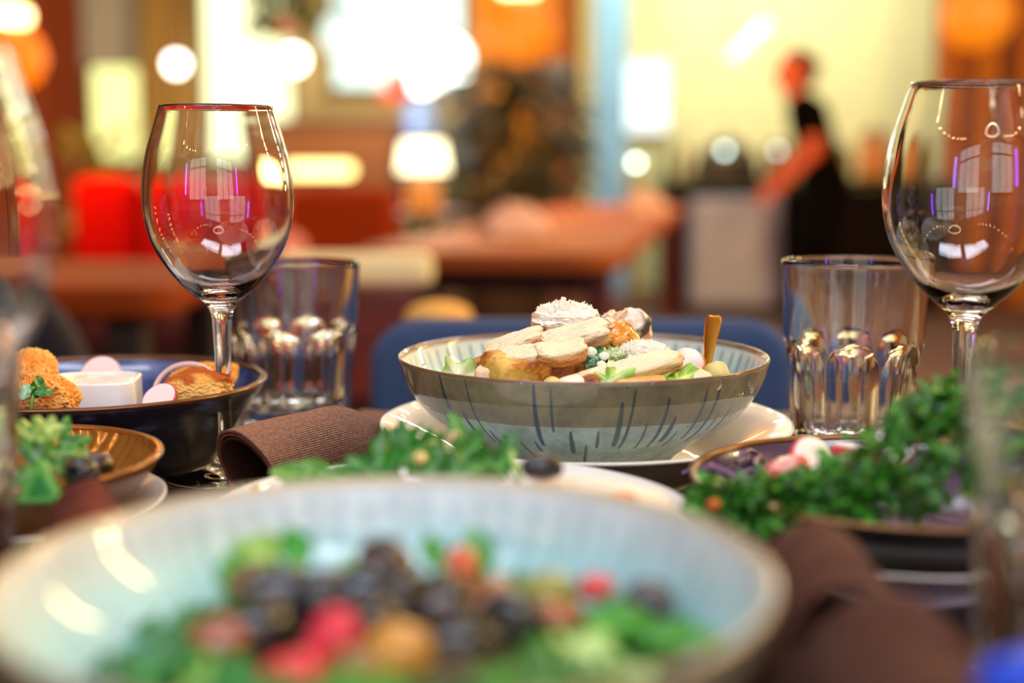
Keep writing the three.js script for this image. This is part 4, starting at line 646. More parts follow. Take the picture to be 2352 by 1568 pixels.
lump('mushroom_chunk', 'orange browned mushroom chunk with a grey stain right of the pile', 'mushroom', [0.0603, 0.8352, -0.748], [0.0092, 0.0078, 0.009], [0.2, 0.5, 0.35], { p: 3.4, amp: 0.2, freq: 1.4, fine: 0.03, detail: 16, seed: 21, color: (x, y, z, n1, n2) => mixc(mixc(lin('#e09028'), lin('#f2c87a'), 0.4 - y * 0.6 + n1), lin('#5a4a3a'), sstep(0.35, 0.55, N(x * 2 + 1, y * 2, z * 2 + 4) + 0.2)) }, shinyMat);
lump('mushroom_chunk', 'tan mushroom stalk hanging below the orange chunk', 'mushroom', [0.0676, 0.8263, -0.752], [0.0052, 0.0105, 0.006], [0.1, 0.2, 0.25], { p: 2.6, amp: 0.1, detail: 14, seed: 23, color: (x, y, z, n1) => mixc(lin('#e6c48a'), lin('#c89450'), 0.5 + n1) });
lump('mushroom_chunk', 'grey topped mushroom piece at the right rear of the pile', 'mushroom', [0.0705, 0.8406, -0.778], [0.0088, 0.0085, 0.009], [0, 0.3, -0.3], { p: 2.4, amp: 0.25, freq: 2, detail: 16, seed: 26, color: (x, y, z, n1) => mixc(mixc(lin('#efe2d0'), lin('#8a8078'), sstep(-0.1, 0.5, n1 + x * 0.4)), lin('#4a3a30'), sstep(0.55, 0.9, x + n1)) });
lump('mushroom_chunk', 'frayed cream mushroom piece behind the orange chunk', 'mushroom', [0.0584, 0.8419, -0.775], [0.0062, 0.0062, 0.006], [0.2, 0.3, 0.7], { p: 2, amp: 0.45, freq: 3, detail: 16, seed: 27, color: (x, y, z, n1) => mixc(lin('#f0dcc0'), lin('#cfa27c'), 0.3 + n1) });
single('mushroom_shred', 'thin cream shred sticking up at the right rear', 'mushroom', tube([[0.0565, 0.8415, -0.77], [0.0622, 0.846, -0.77], [0.0659, 0.8498, -0.77]], 0.0011, 12, 6), std(0xecd2a8, 0.7));
lump('mushroom_chunk', 'tan tail of the grey mushroom piece above the bowl rim', 'mushroom', [0.0761, 0.8319, -0.78], [0.005, 0.0095, 0.006], [0, 0.2, -0.15], { p: 2.2, amp: 0.25, freq: 2.2, detail: 12, seed: 29, color: (x, y, z, n1) => mixc(lin('#e8c898'), lin('#c08a50'), 0.4 + n1) });
layLeaf(single('spinach_leaf', 'dark green spinach leaf with dressing drops in the middle', 'leaf', leafGeo({ R: ovalEdge(0.75), seg: 40, bend: 0.3, cup: -0.7, dark: '#0c4a1c', light: '#2c7a3a', vein: '#8ab890' }), shinyMat), [0.0512, 0.8325, -0.728], [0.0411, 0.8251, -0.716], [0.1, 0.5, 1]);
for (const [px, py, D, r, k] of [[1357, 808, 0.715, 0.0032, 'left'], [1388, 818, 0.716, 0.0028, 'right'], [1382, 838, 0.714, 0.0026, 'lowest']]) lump('dressing_drop', `${k} white dressing drop on the dark spinach leaf`, 'dressing', [((px - 1176) / 3100) * D * 1.006, 0.93 - ((py - 385) / 3100) * D, -D], [r, r * 0.8, r * 0.7], [0, 0, 0], { amp: 0.15, detail: 8, color: () => lin('#e8f2e0') }, shinyMat);
withCheese(layLeaf(single('frisee_leaf', 'pale green frilly leaf sprinkled with cheese beside the spinach', 'leaf', leafGeo({ R: frillEdge(0.5, 11), bend: 0.2, wave: 0.12, dark: '#5a9a4a', light: '#b4d88a', vein: '#e8f0d0' }), leafMat), [0.0484, 0.8297, -0.722], [0.0629, 0.8313, -0.726], [0, 0.6, 1]), 0.3, 0.06, 0.2, 40, 0.06, 0, 0.5);
const strip = lump('chicken_strip', 'long cheese covered chicken strip across the right front', 'chicken', [0.0574, 0.821, -0.706], [0.0345, 0.0068, 0.0085], [0.25, 0.22, 0.2], { p: 3, amp: 0.1, freq: 2.2, fine: 0.03, ff: 12, detail: 30, seed: 31, color: (x, y, z, n1, n2) => mixc(mixc(lin('#e2c48a'), lin('#f0e2bc'), sstep(0.2, 0.7, y)), mixc(lin('#c88f44'), C.burnt, sstep(0.15, 0.6, n1 + n2 * 0.7)), sstep(0.68, 0.1, y + n1 * 0.5) * (0.4 + 0.6 * sstep(0.4, -0.5, y))) });
withCheese(strip, 0.033, 0.0062, 0.008, 420, 0.0015);
lump('chicken_bit', 'burnt brown chicken corner under the long strip', 'chicken', [0.0409, 0.8181, -0.692], [0.0052, 0.0052, 0.004], [0.2, 0.2, 0.2], { p: 3, amp: 0.25, detail: 10, seed: 35, color: (x, y, z, n) => mixc(lin('#6a2a10'), lin('#c8782c'), 0.4 + n) });
{
  const t = thing('grated_cheese', 'loose white grated cheese piled on the right of the long chicken strip', 'cheese', [0.0721, 0.8265, -0.733]), f = [(x, y, z, n) => mixc([0.96, 0.93, 0.84], [0.9, 0.82, 0.66], 0.2 + n)];
  part('clump', blob(0.0145, 0.0085, 0.011, { p: 2, amp: 0.3, freq: 2.6, fine: 0.14, ff: 9, detail: 22, seed: 18, color: f[0] }), dryMat, t);
  const c = part('shreds', dust(null, 0.0145, 0.0085, 0.011, 260, 0.0015, 1), dryMat, t); c.userData.kind = 'stuff';
}
lump('chicken_chunk', 'smooth white chicken chunk left of the golden spoon', 'chicken', [0.1024, 0.8159, -0.772], [0.0085, 0.0105, 0.0095], [0, 0.3, 0.1], { p: 2.4, amp: 0.1, detail: 16, seed: 37, color: (x, y, z, n1) => mixc(lin('#f6f0ea'), lin('#efd8bc'), sstep(0.2, -0.8, y) + n1 * 0.4) });
lump('chicken_chunk', 'cream chicken piece at the foot of the golden spoon', 'chicken', [0.0992, 0.8146, -0.72], [0.0085, 0.0075, 0.008], [0, 0.5, 0.2], { p: 2.5, amp: 0.15, detail: 14, seed: 38, color: (x, y, z, n1) => mixc(lin('#f3ead2'), lin('#e6d4a0'), 0.4 + n1) });
lump('chicken_chunk', 'pale yellow piece right of the golden spoon', 'chicken', [0.1148, 0.8125, -0.745], [0.007, 0.011, 0.008], [0, 0.2, 0.1], { p: 2.3, amp: 0.12, detail: 14, seed: 39, color: (x, y, z, n1) => mixc(lin('#e8dc9a'), lin('#c8b868'), 0.4 + n1) });
const lett = (seed, d, l, w = 0.55, k = 9) => leafGeo({ R: frillEdge(w, k), seg: 90, rings: 9, bend: 0.35, wave: 0.11, wf: 6, cup: 0.5, th: 0.03, seed, dark: d, light: l, vein: '#e6efb8', edge: '#8cc83c' });
layLeaf(single('lettuce_leaf', 'crinkled light green lettuce piece below the chicken strip', 'lettuce', lett(1, '#7ab04a', '#c8e08a'), leafMat), [0.0381, 0.8121, -0.69], [0.0624, 0.8288, -0.694], [-0.4, 0.5, 1], 0.85);
layLeaf(single('lettuce_leaf', 'thin folded yellow green lettuce edge right of the crinkled piece', 'lettuce', lett(2, '#a8b458', '#d4dc92', 0.34), leafMat), [0.0544, 0.8148, -0.697], [0.0821, 0.8281, -0.702], [0, 1, 0.6], 0.9);
layLeaf(single('lettuce_leaf', 'vivid green lettuce leaf at the right front rim', 'lettuce', lett(3, '#6cb818', '#b0e050'), leafMat), [0.0742, 0.8104, -0.7], [0.1012, 0.8271, -0.712], [-0.3, 0.6, 1], 1);
layLeaf(single('lettuce_leaf', 'dull green lettuce fold between the yellow and vivid leaves', 'lettuce', lett(4, '#7a9a3a', '#b8c878', 0.5), leafMat), [0.0707, 0.8104, -0.7], [0.0879, 0.826, -0.71], [0.3, 0.3, 1], 1.2);
layLeaf(single('lettuce_leaf', 'pale whitish lettuce leaf at the left inside the bowl', 'lettuce', lett(5, '#b8c878', '#eef2d8', 0.7, 7), leafMat), [-0.0435, 0.8073, -0.735], [-0.0163, 0.8224, -0.735], [-0.2, 0.6, 1], 1.1);
layLeaf(single('lettuce_leaf', 'cream lettuce rib standing behind the pale left leaf', 'lettuce', lett(6, '#dce2b8', '#f6f6ea', 0.5, 5), leafMat), [-0.0278, 0.8066, -0.732], [-0.0209, 0.8224, -0.745], [-0.7, 0.2, 1], 1.1);
withCheese(layLeaf(single('lettuce_leaf', 'tiny green lettuce tip with crumbs at the middle front rim', 'lettuce', lett(7, '#6aa02a', '#a8d05a', 0.5), leafMat), [0.0032, 0.8112, -0.69], [0.0178, 0.8198, -0.69], [0, 0.7, 1], 0.9), 0.3, 0.08, 0.2, 30, 0.07, 0, 0.6);
lump('potato_chunk', 'golden crust piece under the dull green lettuce', 'potato', [0.0666, 0.8168, -0.689], [0.0135, 0.005, 0.006], [0.1, 0.2, 0.05], { ...potato(41), color: roast(lin('#f0d490'), lin('#d89a40'), C.tan) });
lump('chicken_bit', 'small white chicken piece left of the vivid lettuce', 'chicken', [0.0293, 0.8173, -0.69], [0.0085, 0.0055, 0.006], [0.2, 0.2, 0.35], { p: 2.8, amp: 0.15, detail: 12, seed: 43, color: (x, y, z, n) => mixc(C.cheese, C.chicken, 0.4 + n) });
{ // golden spoon standing in the salad
  const t = thing('spoon', 'golden spoon handle standing in the right of the salad', 'cutlery', [0, 0, 0]), gold = phys(0xf0a83c, 0.28, { metalness: 1 }), a = V3([0.1077, 0.8032, -0.752]), b = V3([0.1192, 0.8431, -0.79]), d = b.clone().sub(a);
  part('handle', sheet((u, v) => { const w = 0.0022 + 0.0024 * sstep(0.35, 0.95, u) * Math.sqrt(Math.max(0.02, 1 - Math.max(0, (u - 0.93) / 0.07) ** 2)), p = a.clone().addScaledVector(d, u); return [p.x + (v - 0.5) * 2 * w * 0.9, p.y, p.z + (v - 0.5) * 2 * w * 0.5 + 0.0012 * Math.cos((v - 0.5) * 3)]; }, 60, 8, 0.0022), gold, t);
  part('bowl', blob(0.009, 0.003, 0.012, { amp: 0, detail: 10 }), gold, t, [a.x - 0.012, a.y - 0.008, a.z - 0.004], [0.6, 0.8, 0]);
}

// ---------------------------------------------------------------- left blue dish: breaded bites, white dip, radish and onion
const crust = (seed) => ({ p: 2.3, amp: 0.22, freq: 1.5, fine: 0.09, ff: 10, detail: 30, seed, color: (x, y, z, n1, n2) => mixc(mixc(C.crust, C.crustPale, 0.35 + n1 + n2 * 0.8), C.crustDark, sstep(0.1, 0.5, -n2 + n1 * 0.3)) });
lump('breaded_bite', 'crumbly orange breaded bite at the front left of the blue dish', 'breaded bite', [-0.2581, 0.8032, -0.742], [0.0165, 0.0125, 0.012], [0, 0.3, -0.35], crust(1), dryMat);
lump('breaded_bite', 'rounded orange breaded bite behind the leaf at the far left', 'breaded bite', [-0.2893, 0.8049, -0.8], [0.0165, 0.0165, 0.014], [0, 0.2, -0.2], crust(2), dryMat);
lump('breaded_bite', 'golden breaded bite behind the wine glass stem', 'breaded bite', [-0.1826, 0.8024, -0.775], [0.0185, 0.0115, 0.012], [0, 0.1, 0.05], { ...crust(3), color: (x, y, z, n1, n2) => mixc(mixc(lin('#e0a040'), lin('#f0c878'), 0.5 + n1 + n2 * 0.6), C.crustDark, sstep(0.3, 0.7, y + n1)) }, dryMat);
lump('breaded_bite', 'orange breaded bite rear of the golden one in the blue dish', 'breaded bite', [-0.1924, 0.7994, -0.835], [0.02, 0.0095, 0.013], [0, 0.4, 0.1], crust(4), dryMat);
{
  const t = thing('dip_bowl', 'square white dip bowl full of white sauce in the blue dish', 'bowl', [-0.2479, 0.7808, -0.79], 0.12), o = roundRect(0.052, 0.05, 0.013), h = roundRect(0.047, 0.045, 0.011); o.holes.push(h);
  part('wall', slab(o, 0.021, 0.0012).rotateX(-Math.PI / 2), porcelain, t, [0, 0.0155, 0]); part('base', flatSlab(roundRect(0.0505, 0.0485, 0.012), 0.004, 0.001), porcelain, t, [0, 0.004, 0]);
  part('sauce', sheet((u, v) => { const x = (u - 0.5) * 2, z = (v - 0.5) * 2; return [x * 0.0228 * (1 - 0.1 * Math.abs(z) ** 6), 0.0248 + 0.0008 * N(u * 4, v * 4, 1) - 0.001 * Math.max(x * x, z * z), z * 0.0218 * (1 - 0.1 * Math.abs(x) ** 6)]; }, 24, 24, 0.002), phys(0xf4f4f0, 0.25, { clearcoat: 0.5 }), t);
}
function radishSlice(label, pos, rot, r, th = 0.0022, red = 0xd83a5a) { const t = thing('radish_slice', label, 'radish', pos); t.rotation.set(...rot); part('flesh', revolve(smoothRows([[0, -th / 2], [r * 0.9, -th / 2], [r * 0.955, -th / 4], [r * 0.955, th / 4], [r * 0.9, th / 2], [0, th / 2]], 40), 48), phys(0xf6e4e2, 0.35, { clearcoat: 0.4 }), t); part('skin', revolve([[r * 0.95, -th * 0.5], [r * 0.985, -th * 0.45], [r, 0], [r * 0.985, th * 0.45], [r * 0.95, th * 0.5], [r * 0.945, 0], [r * 0.95, -th * 0.5]], 48), phys(red, 0.35, { clearcoat: 0.4 }), t); return t; }
radishSlice('pink edged radish slice right of the white dip', [-0.2018, 0.799, -0.762], [0.75, 0, 0.25], 0.0105);
radishSlice('pale pink radish slice leaning behind the white dip', [-0.2557, 0.8008, -0.83], [1.2, 0, 0.05], 0.0135, 0.002, 0xe89aa8);
single('onion_ring', 'thin pinkish white onion ring arching over the golden bite', 'onion', tube(Array.from({ length: 26 }, (_, i) => { const a = (i / 26) * 6.283, p = [-0.1938, 0.7968, -0.795]; return [p[0] + 0.0195 * Math.cos(a), p[1] + 0.0165 * Math.sin(a), p[2] - 0.006 * Math.sin(a)]; }), 0.0016, 90, 8, true), phys(0xeacac6, 0.3, { clearcoat: 0.5 }));
{
  const g = leafGeo({ R: ovalEdge(0.72), bend: 0.2, cup: 0.7, dark: '#0e5a16', light: '#2a7a26', vein: '#2f7a2c' });
  layLeaf(single('basil_leaf', 'dark green folded leaf standing on the front breaded bite', 'leaf', g, leafMat), [-0.26, 0.8055, -0.724], [-0.2568, 0.8174, -0.728], [0.8, 0.2, 0.6], 1);
  layLeaf(single('basil_leaf', 'dark green leaf blade pointing right on the front breaded bite', 'leaf', g.clone(), leafMat), [-0.2596, 0.8083, -0.722], [-0.2498, 0.8092, -0.728], [0.1, 0.8, 0.6], 0.8);
  layLeaf(single('basil_leaf', 'pale grey green leaf left of the dark folded leaf', 'leaf', leafGeo({ R: ovalEdge(0.75), dark: '#5a9a5a', light: '#9ac89a', vein: '#c0dcc0', cup: -0.4 }), leafMat), [-0.2666, 0.8048, -0.724], [-0.2646, 0.8135, -0.73], [0.1, 0.2, 1], 1);
  single('leaf_stalk', 'thin green stalk under the dark folded leaf', 'leaf', tube([[-0.2609, 0.8004, -0.722], [-0.2602, 0.8047, -0.722], [-0.2599, 0.8079, -0.724]], 0.0009, 10, 6), std(0x6aa03a, 0.5));
}

// ---------------------------------------------------------------- golden dish: leaves, cucumber wedge and olives
const oliveGeo = (() => { const rows = smoothRows([[0.0012, -0.0085], [0.003, -0.0086], [0.0058, -0.0066], [0.0078, 0], [0.0058, 0.0066], [0.0032, 0.0084], [0.0014, 0.0086]], 50); return revolve([[0, -0.004], [0.0015, -0.0045], [0.0021, -0.008], ...rows.slice(1, -1), [0.0022, 0.0078], [0.0018, 0.0055], [0, 0.005]], 40); })();
const oliveMat = phys(0x14131c, 0.22, { clearcoat: 0.5, clearcoatRoughness: 0.15 });
function olive(label, pos, rot, s = 1, mat = oliveMat, group) { const m = single('olive', label, 'olive', oliveGeo, mat, pos, rot, group); m.scale.setScalar(s); return m; }
olive('black olive showing its round hole at the right of the golden dish', [-0.1848, 0.7999, -0.568], [0.25, 0, 0], 0.95); scene.children.at(-1).rotation.set(1.25, 0.2, 0.15);
olive('brown black olive behind the holed olive in the golden dish', [-0.1884, 0.7954, -0.6], [0.3, 0.8, 1.2], 0.85, phys(0x2a1a12, 0.25, { clearcoat: 0.5 }));
layLeaf(single('lettuce_leaf', 'curled yellow green lettuce at the back of the golden dish', 'lettuce', leafGeo({ R: frillEdge(0.8, 9), bend: 0.5, wave: 0.16, wf: 5, cup: 0.8, th: 0.03, seed: 4, dark: '#5a9420', light: '#b8cc6a', vein: '#dce8a0' }), leafMat), [-0.224, 0.8039, -0.6], [-0.2098, 0.8134, -0.615], [0.2, 0.9, 0.6], 1);
layLeaf(single('lettuce_leaf', 'second curl of pale lettuce low in the golden dish heap', 'lettuce', leafGeo({ R: frillEdge(0.7, 8), bend: -0.4, wave: 0.14, cup: -0.6, th: 0.03, seed: 9, dark: '#4a8a20', light: '#a0c45a', vein: '#d0e090' }), leafMat), [-0.2032, 0.8031, -0.585], [-0.2194, 0.8148, -0.59], [0.1, 0.6, 1], 1);
layLeaf(single('parsley_leaf', 'upright bright green leaf at the top of the golden dish heap', 'leaf', leafGeo({ R: ovalEdge(0.5), seed: 2, dark: '#1c6a10', light: '#3a9022' }), leafMat), [-0.2082, 0.8044, -0.612], [-0.2051, 0.8161, -0.615], [0.5, 0.1, 1], 1);
layLeaf(single('parsley_leaf', 'long dark green leaf lying to the right in the golden dish', 'leaf', leafGeo({ R: frillEdge(0.36, 9), bend: 0.15, wave: 0.07, cup: 0.6, seed: 5, dark: '#08440c', light: '#2a8420', vein: '#8ab85a' }), leafMat), [-0.2081, 0.8052, -0.58], [-0.1854, 0.8029, -0.6], [0, 1, 0.7], 1.1);
layLeaf(single('parsley_leaf', 'dark green leaf under the curled lettuce on the left', 'leaf', leafGeo({ R: frillEdge(0.5, 7), seed: 7, dark: '#06400c', light: '#1f7a1c' }), leafMat), [-0.2159, 0.8109, -0.585], [-0.2018, 0.8005, -0.575], [0.1, 0.6, 1], 1);
layLeaf(single('parsley_leaf', 'blue green leaf behind the olive in the golden dish', 'leaf', leafGeo({ R: frillEdge(0.5, 8), seed: 8, dark: '#0a4a24', light: '#2f8a4a' }), leafMat), [-0.2026, 0.8037, -0.575], [-0.1933, 0.795, -0.582], [0, 0.9, 0.8], 1);
layLeaf(single('parsley_leaf', 'dark leaf at the back right of the golden dish heap', 'leaf', leafGeo({ R: frillEdge(0.55, 8), seed: 21, dark: '#0a4a0c', light: '#2f8a22' }), leafMat), [-0.208, 0.8008, -0.605], [-0.1959, 0.8079, -0.615], [0.1, 0.8, 0.8], 1.1);
layLeaf(single('parsley_leaf', 'mid green leaf left of the cucumber wedge', 'leaf', leafGeo({ R: frillEdge(0.55, 8), seed: 22, dark: '#1a6a18', light: '#4a9a32' }), leafMat), [-0.2029, 0.8016, -0.57], [-0.2134, 0.7972, -0.56], [0.1, 0.7, 0.8], 1.2);
layLeaf(single('lettuce_leaf', 'pale rosette of lettuce at the centre of the golden dish heap', 'lettuce', leafGeo({ R: frillEdge(0.9, 8), wave: 0.18, cup: 0.9, th: 0.03, seed: 23, dark: '#6aa030', light: '#c0d47a', vein: '#dce8a0' }), leafMat), [-0.215, 0.8095, -0.592], [-0.2037, 0.8169, -0.6], [-0.2, 0.5, 1], 1);
{
  const p = [-0.198, 0.7986, -0.556], t = thing('cucumber_wedge', 'bright green triangular cucumber wedge at the front of the golden dish', 'vegetable', p); t.rotation.set(-0.25, 0.1, 0.05);
  const tri = (k) => { const s = new THREE.Shape(); s.moveTo(-0.0098 * k, -0.0082 * k); s.quadraticCurveTo(0, -0.0094 * k, 0.0098 * k, -0.0082 * k); s.lineTo(0.0012 * k, 0.0092 * k); s.quadraticCurveTo(0, 0.0103 * k, -0.0012 * k, 0.0092 * k); s.closePath(); return s; };
  part('rind', slab(tri(1), 0.009, 0.001), phys(0x62b84a, 0.35, { clearcoat: 0.3 }), t); part('core', slab(tri(0.56), 0.0094, 0.0004), phys(0x0e8a30, 0.35), t, [0, -0.0014, 0]);
}

// ---------------------------------------------------------------- middle plate: parsley, olive, flatbread, walnut bits
const pars = (seed, o = {}) => leafGeo({ R: parsleyEdge, seg: 90, rings: 8, seed, bend: 0.25, wave: 0.06, dark: '#0a4a08', light: '#2c8a1a', vein: '#6cae48', ...o });
const PARS = [pars(1), pars(2, { cup: -0.3, bend: 0.4 }), pars(3, { bend: -0.2, cup: 0.5 }), pars(4, { dark: '#1c6a10', light: '#4a9a2a', vein: '#8ac05a' })];
function parsley(label, base, tip, up, k, w = 1, geo) { const m = layLeaf(single('parsley_leaf', label, 'leaf', geo ?? PARS[k], leafMat), base, tip, up, w); part('stem', tube([[-0.25, -0.06, 0.02], [-0.05, -0.02, 0], [0.25, 0, 0], [0.5, 0.01, 0]], 0.014, 14, 6), std(0x6ea83a, 0.5), m); return m; }
parsley('flat light green leaf leftmost on the middle plate', [-0.0691, 0.7964, -0.57], [-0.1003, 0.8033, -0.56], [0, 0.6, 1], 3, 0.95, leafGeo({ R: frillEdge(0.45, 7), seed: 6, dark: '#2a7a14', light: '#6aa03a', vein: '#a8cc6a', wave: 0.06 }));
parsley('dark leaf under the light one at the left of the middle plate', [-0.0761, 0.7988, -0.555], [-0.0936, 0.8023, -0.545], [0.1, 0.8, 0.8], 0, 0.9, leafGeo({ R: frillEdge(0.4, 9), seed: 16, dark: '#0a5a0a', light: '#3a9018', vein: '#8ab84a' }));
parsley('small olive green leaf right of the flat light leaf', [-0.0618, 0.7976, -0.575], [-0.0759, 0.803, -0.575], [0.2, 0.7, 0.8], 3, 0.7);
parsley('broad dark parsley leaf with a ragged top left of the middle', [-0.0464, 0.7957, -0.56], [-0.0584, 0.8187, -0.575], [-0.25, 0.2, 1], 0, 1.3);
parsley('dark parsley leaf low at the left of the broad ragged one', [-0.0455, 0.8005, -0.55], [-0.068, 0.8107, -0.55], [0.1, 0.5, 1], 1, 1.25);
parsley('mid green parsley leaf leaning right in the heap', [-0.0537, 0.7991, -0.56], [-0.0312, 0.8155, -0.572], [0.1, 0.5, 1], 2, 1.1);
parsley('dark glossy parsley leaf across the centre of the heap', [-0.0147, 0.8005, -0.55], [-0.0434, 0.8111, -0.548], [0, 0.7, 1], 1, 0.95);
parsley('tall narrow parsley leaf rising highest from the heap', [-0.0178, 0.7996, -0.562], [-0.0254, 0.8273, -0.57], [0.3, 0.1, 1], 0, 0.85, leafGeo({ R: ovalEdge(0.34), seed: 12, cup: 1, dark: '#0a5a0e', light: '#2f9020', vein: '#a0cc70' }));
parsley('parsley leaf right of the tall narrow one', [-0.0213, 0.8005, -0.558], [-0.0126, 0.8197, -0.565], [-0.4, 0.3, 1], 2, 0.85);
parsley('leaf with a pale fold below the tall narrow leaf', [-0.0228, 0.7995, -0.549], [-0.0208, 0.8168, -0.556], [0.3, 0.1, 1], 2, 1);
parsley('broad dark parsley leaf at the right end of the heap', [0.0052, 0.7988, -0.547], [-0.0166, 0.8131, -0.556], [0.05, 0.3, 1], 1, 1.35);
parsley('yellow green curled leaf edge nearest the black olive', [0.0029, 0.7998, -0.543], [0.0014, 0.8152, -0.548], [0.5, 0, 1], 3, 0.6, leafGeo({ R: ovalEdge(0.4), seed: 14, bend: 0.5, dark: '#4a8a1a', light: '#a8c860', vein: '#d0dc90' }));
parsley('small dark parsley leaf behind the heap near the white plate', [-0.032, 0.8011, -0.585], [-0.0409, 0.8079, -0.59], [0, 0.5, 1], 0, 0.8);
parsley('broad dark leaf low in front of the broad ragged one', [-0.0385, 0.7992, -0.54], [-0.0607, 0.8076, -0.541], [0, 0.5, 1], 0, 1.2);
parsley('dark parsley leaf filling the front below the tall narrow one', [-0.0312, 0.7992, -0.538], [-0.0117, 0.8105, -0.541], [0, 0.5, 1], 1, 1.2);
parsley('mid green parsley leaf in front of the walnut bits', [-0.0342, 0.7988, -0.542], [-0.0344, 0.8121, -0.548], [0.2, 0.2, 1], 2, 1.2);
parsley('dark parsley leaf between the flat light leaf and the broad ragged one', [-0.0573, 0.7981, -0.55], [-0.0712, 0.8067, -0.553], [-0.1, 0.5, 1], 0, 1.1);
for (const [px, py, D, s, label] of [[992, 1027, 0.568, 0.0026, 'pale walnut bit between the parsley leaves'], [962, 1057, 0.543, 0.0026, 'pale walnut bit lowest in the parsley heap'], [1043, 1008, 0.566, 0.0026, 'pale walnut bit beside the tall narrow leaf']]) lump('walnut_bit', label, 'nut', [((px - 1176) / 3100) * D * 1.004, 0.93 - ((py - 385) / 3100) * D, -D], [s, s * 0.75, s], [0.3, px, 0.2], { amp: 0.4, freq: 2.4, detail: 12, seed: px, color: (x, y, z, n) => mixc(lin('#f2e0a0'), lin('#c89a4a'), 0.4 + n) });
{ const o = olive('black olive at the right end of the parsley on the middle plate', [0.0122, 0.809, -0.538], [0, 0.3, 1.5], 1.0, phys(0x141219, 0.28, { clearcoat: 0.4, clearcoatRoughness: 0.2 })); o.scale.set(0.62, 0.98, 0.62); o.scale.set(0.68, 1.0, 0.68); }
{
  const c = [0.0261, 0.7921, -0.53], t = thing('flatbread', 'thin beige flatbread with browned spots right of the black olive', 'bread', c, 0.2);
  part('bread', sheet((u, v) => { const a = (v - 0.5) * 2, x = (u - 0.5) * 2; return [0.042 * x * Math.sqrt(1 - a * a * 0.7), 0.005 * N(u * 3, v * 3, 3) + 0.004 * (1 - x * x) - 0.004 * a, 0.026 * a]; }, 40, 24, 0.003, { color: (u, v) => { const n = N(u * 5, v * 4, 8) + 0.5 * N(u * 14, v * 10, 2); return mixc(lin('#e8dcc8'), lin('#d0a478'), sstep(0.1, 0.5, n) * 0.8); } }), dryMat, t);
}
lump('carrot_bit', 'tiny orange bit on the right rim of the middle plate', 'carrot', [0.0431, 0.8041, -0.51], [0.0055, 0.0016, 0.003], [0, 0.2, -0.05], { amp: 0.3, detail: 8, seed: 2, color: () => lin('#e08030') });
lump('carrot_bit', 'tiny peach bit on the left rim of the middle plate', 'carrot', [-0.1135, 0.7895, -0.585], [0.0022, 0.002, 0.002], [0, 0.2, 0.3], { amp: 0.3, detail: 8, seed: 3, color: () => lin('#f0a868') });
single('herb_sprig', 'thin pale green stem along the left rim of the middle plate', 'stem', tube([[-0.1303, 0.795, -0.53], [-0.117, 0.7961, -0.54], [-0.1036, 0.7967, -0.545], [-0.0933, 0.7982, -0.548]], 0.0013, 30, 7), std(0x9ab86a, 0.5));

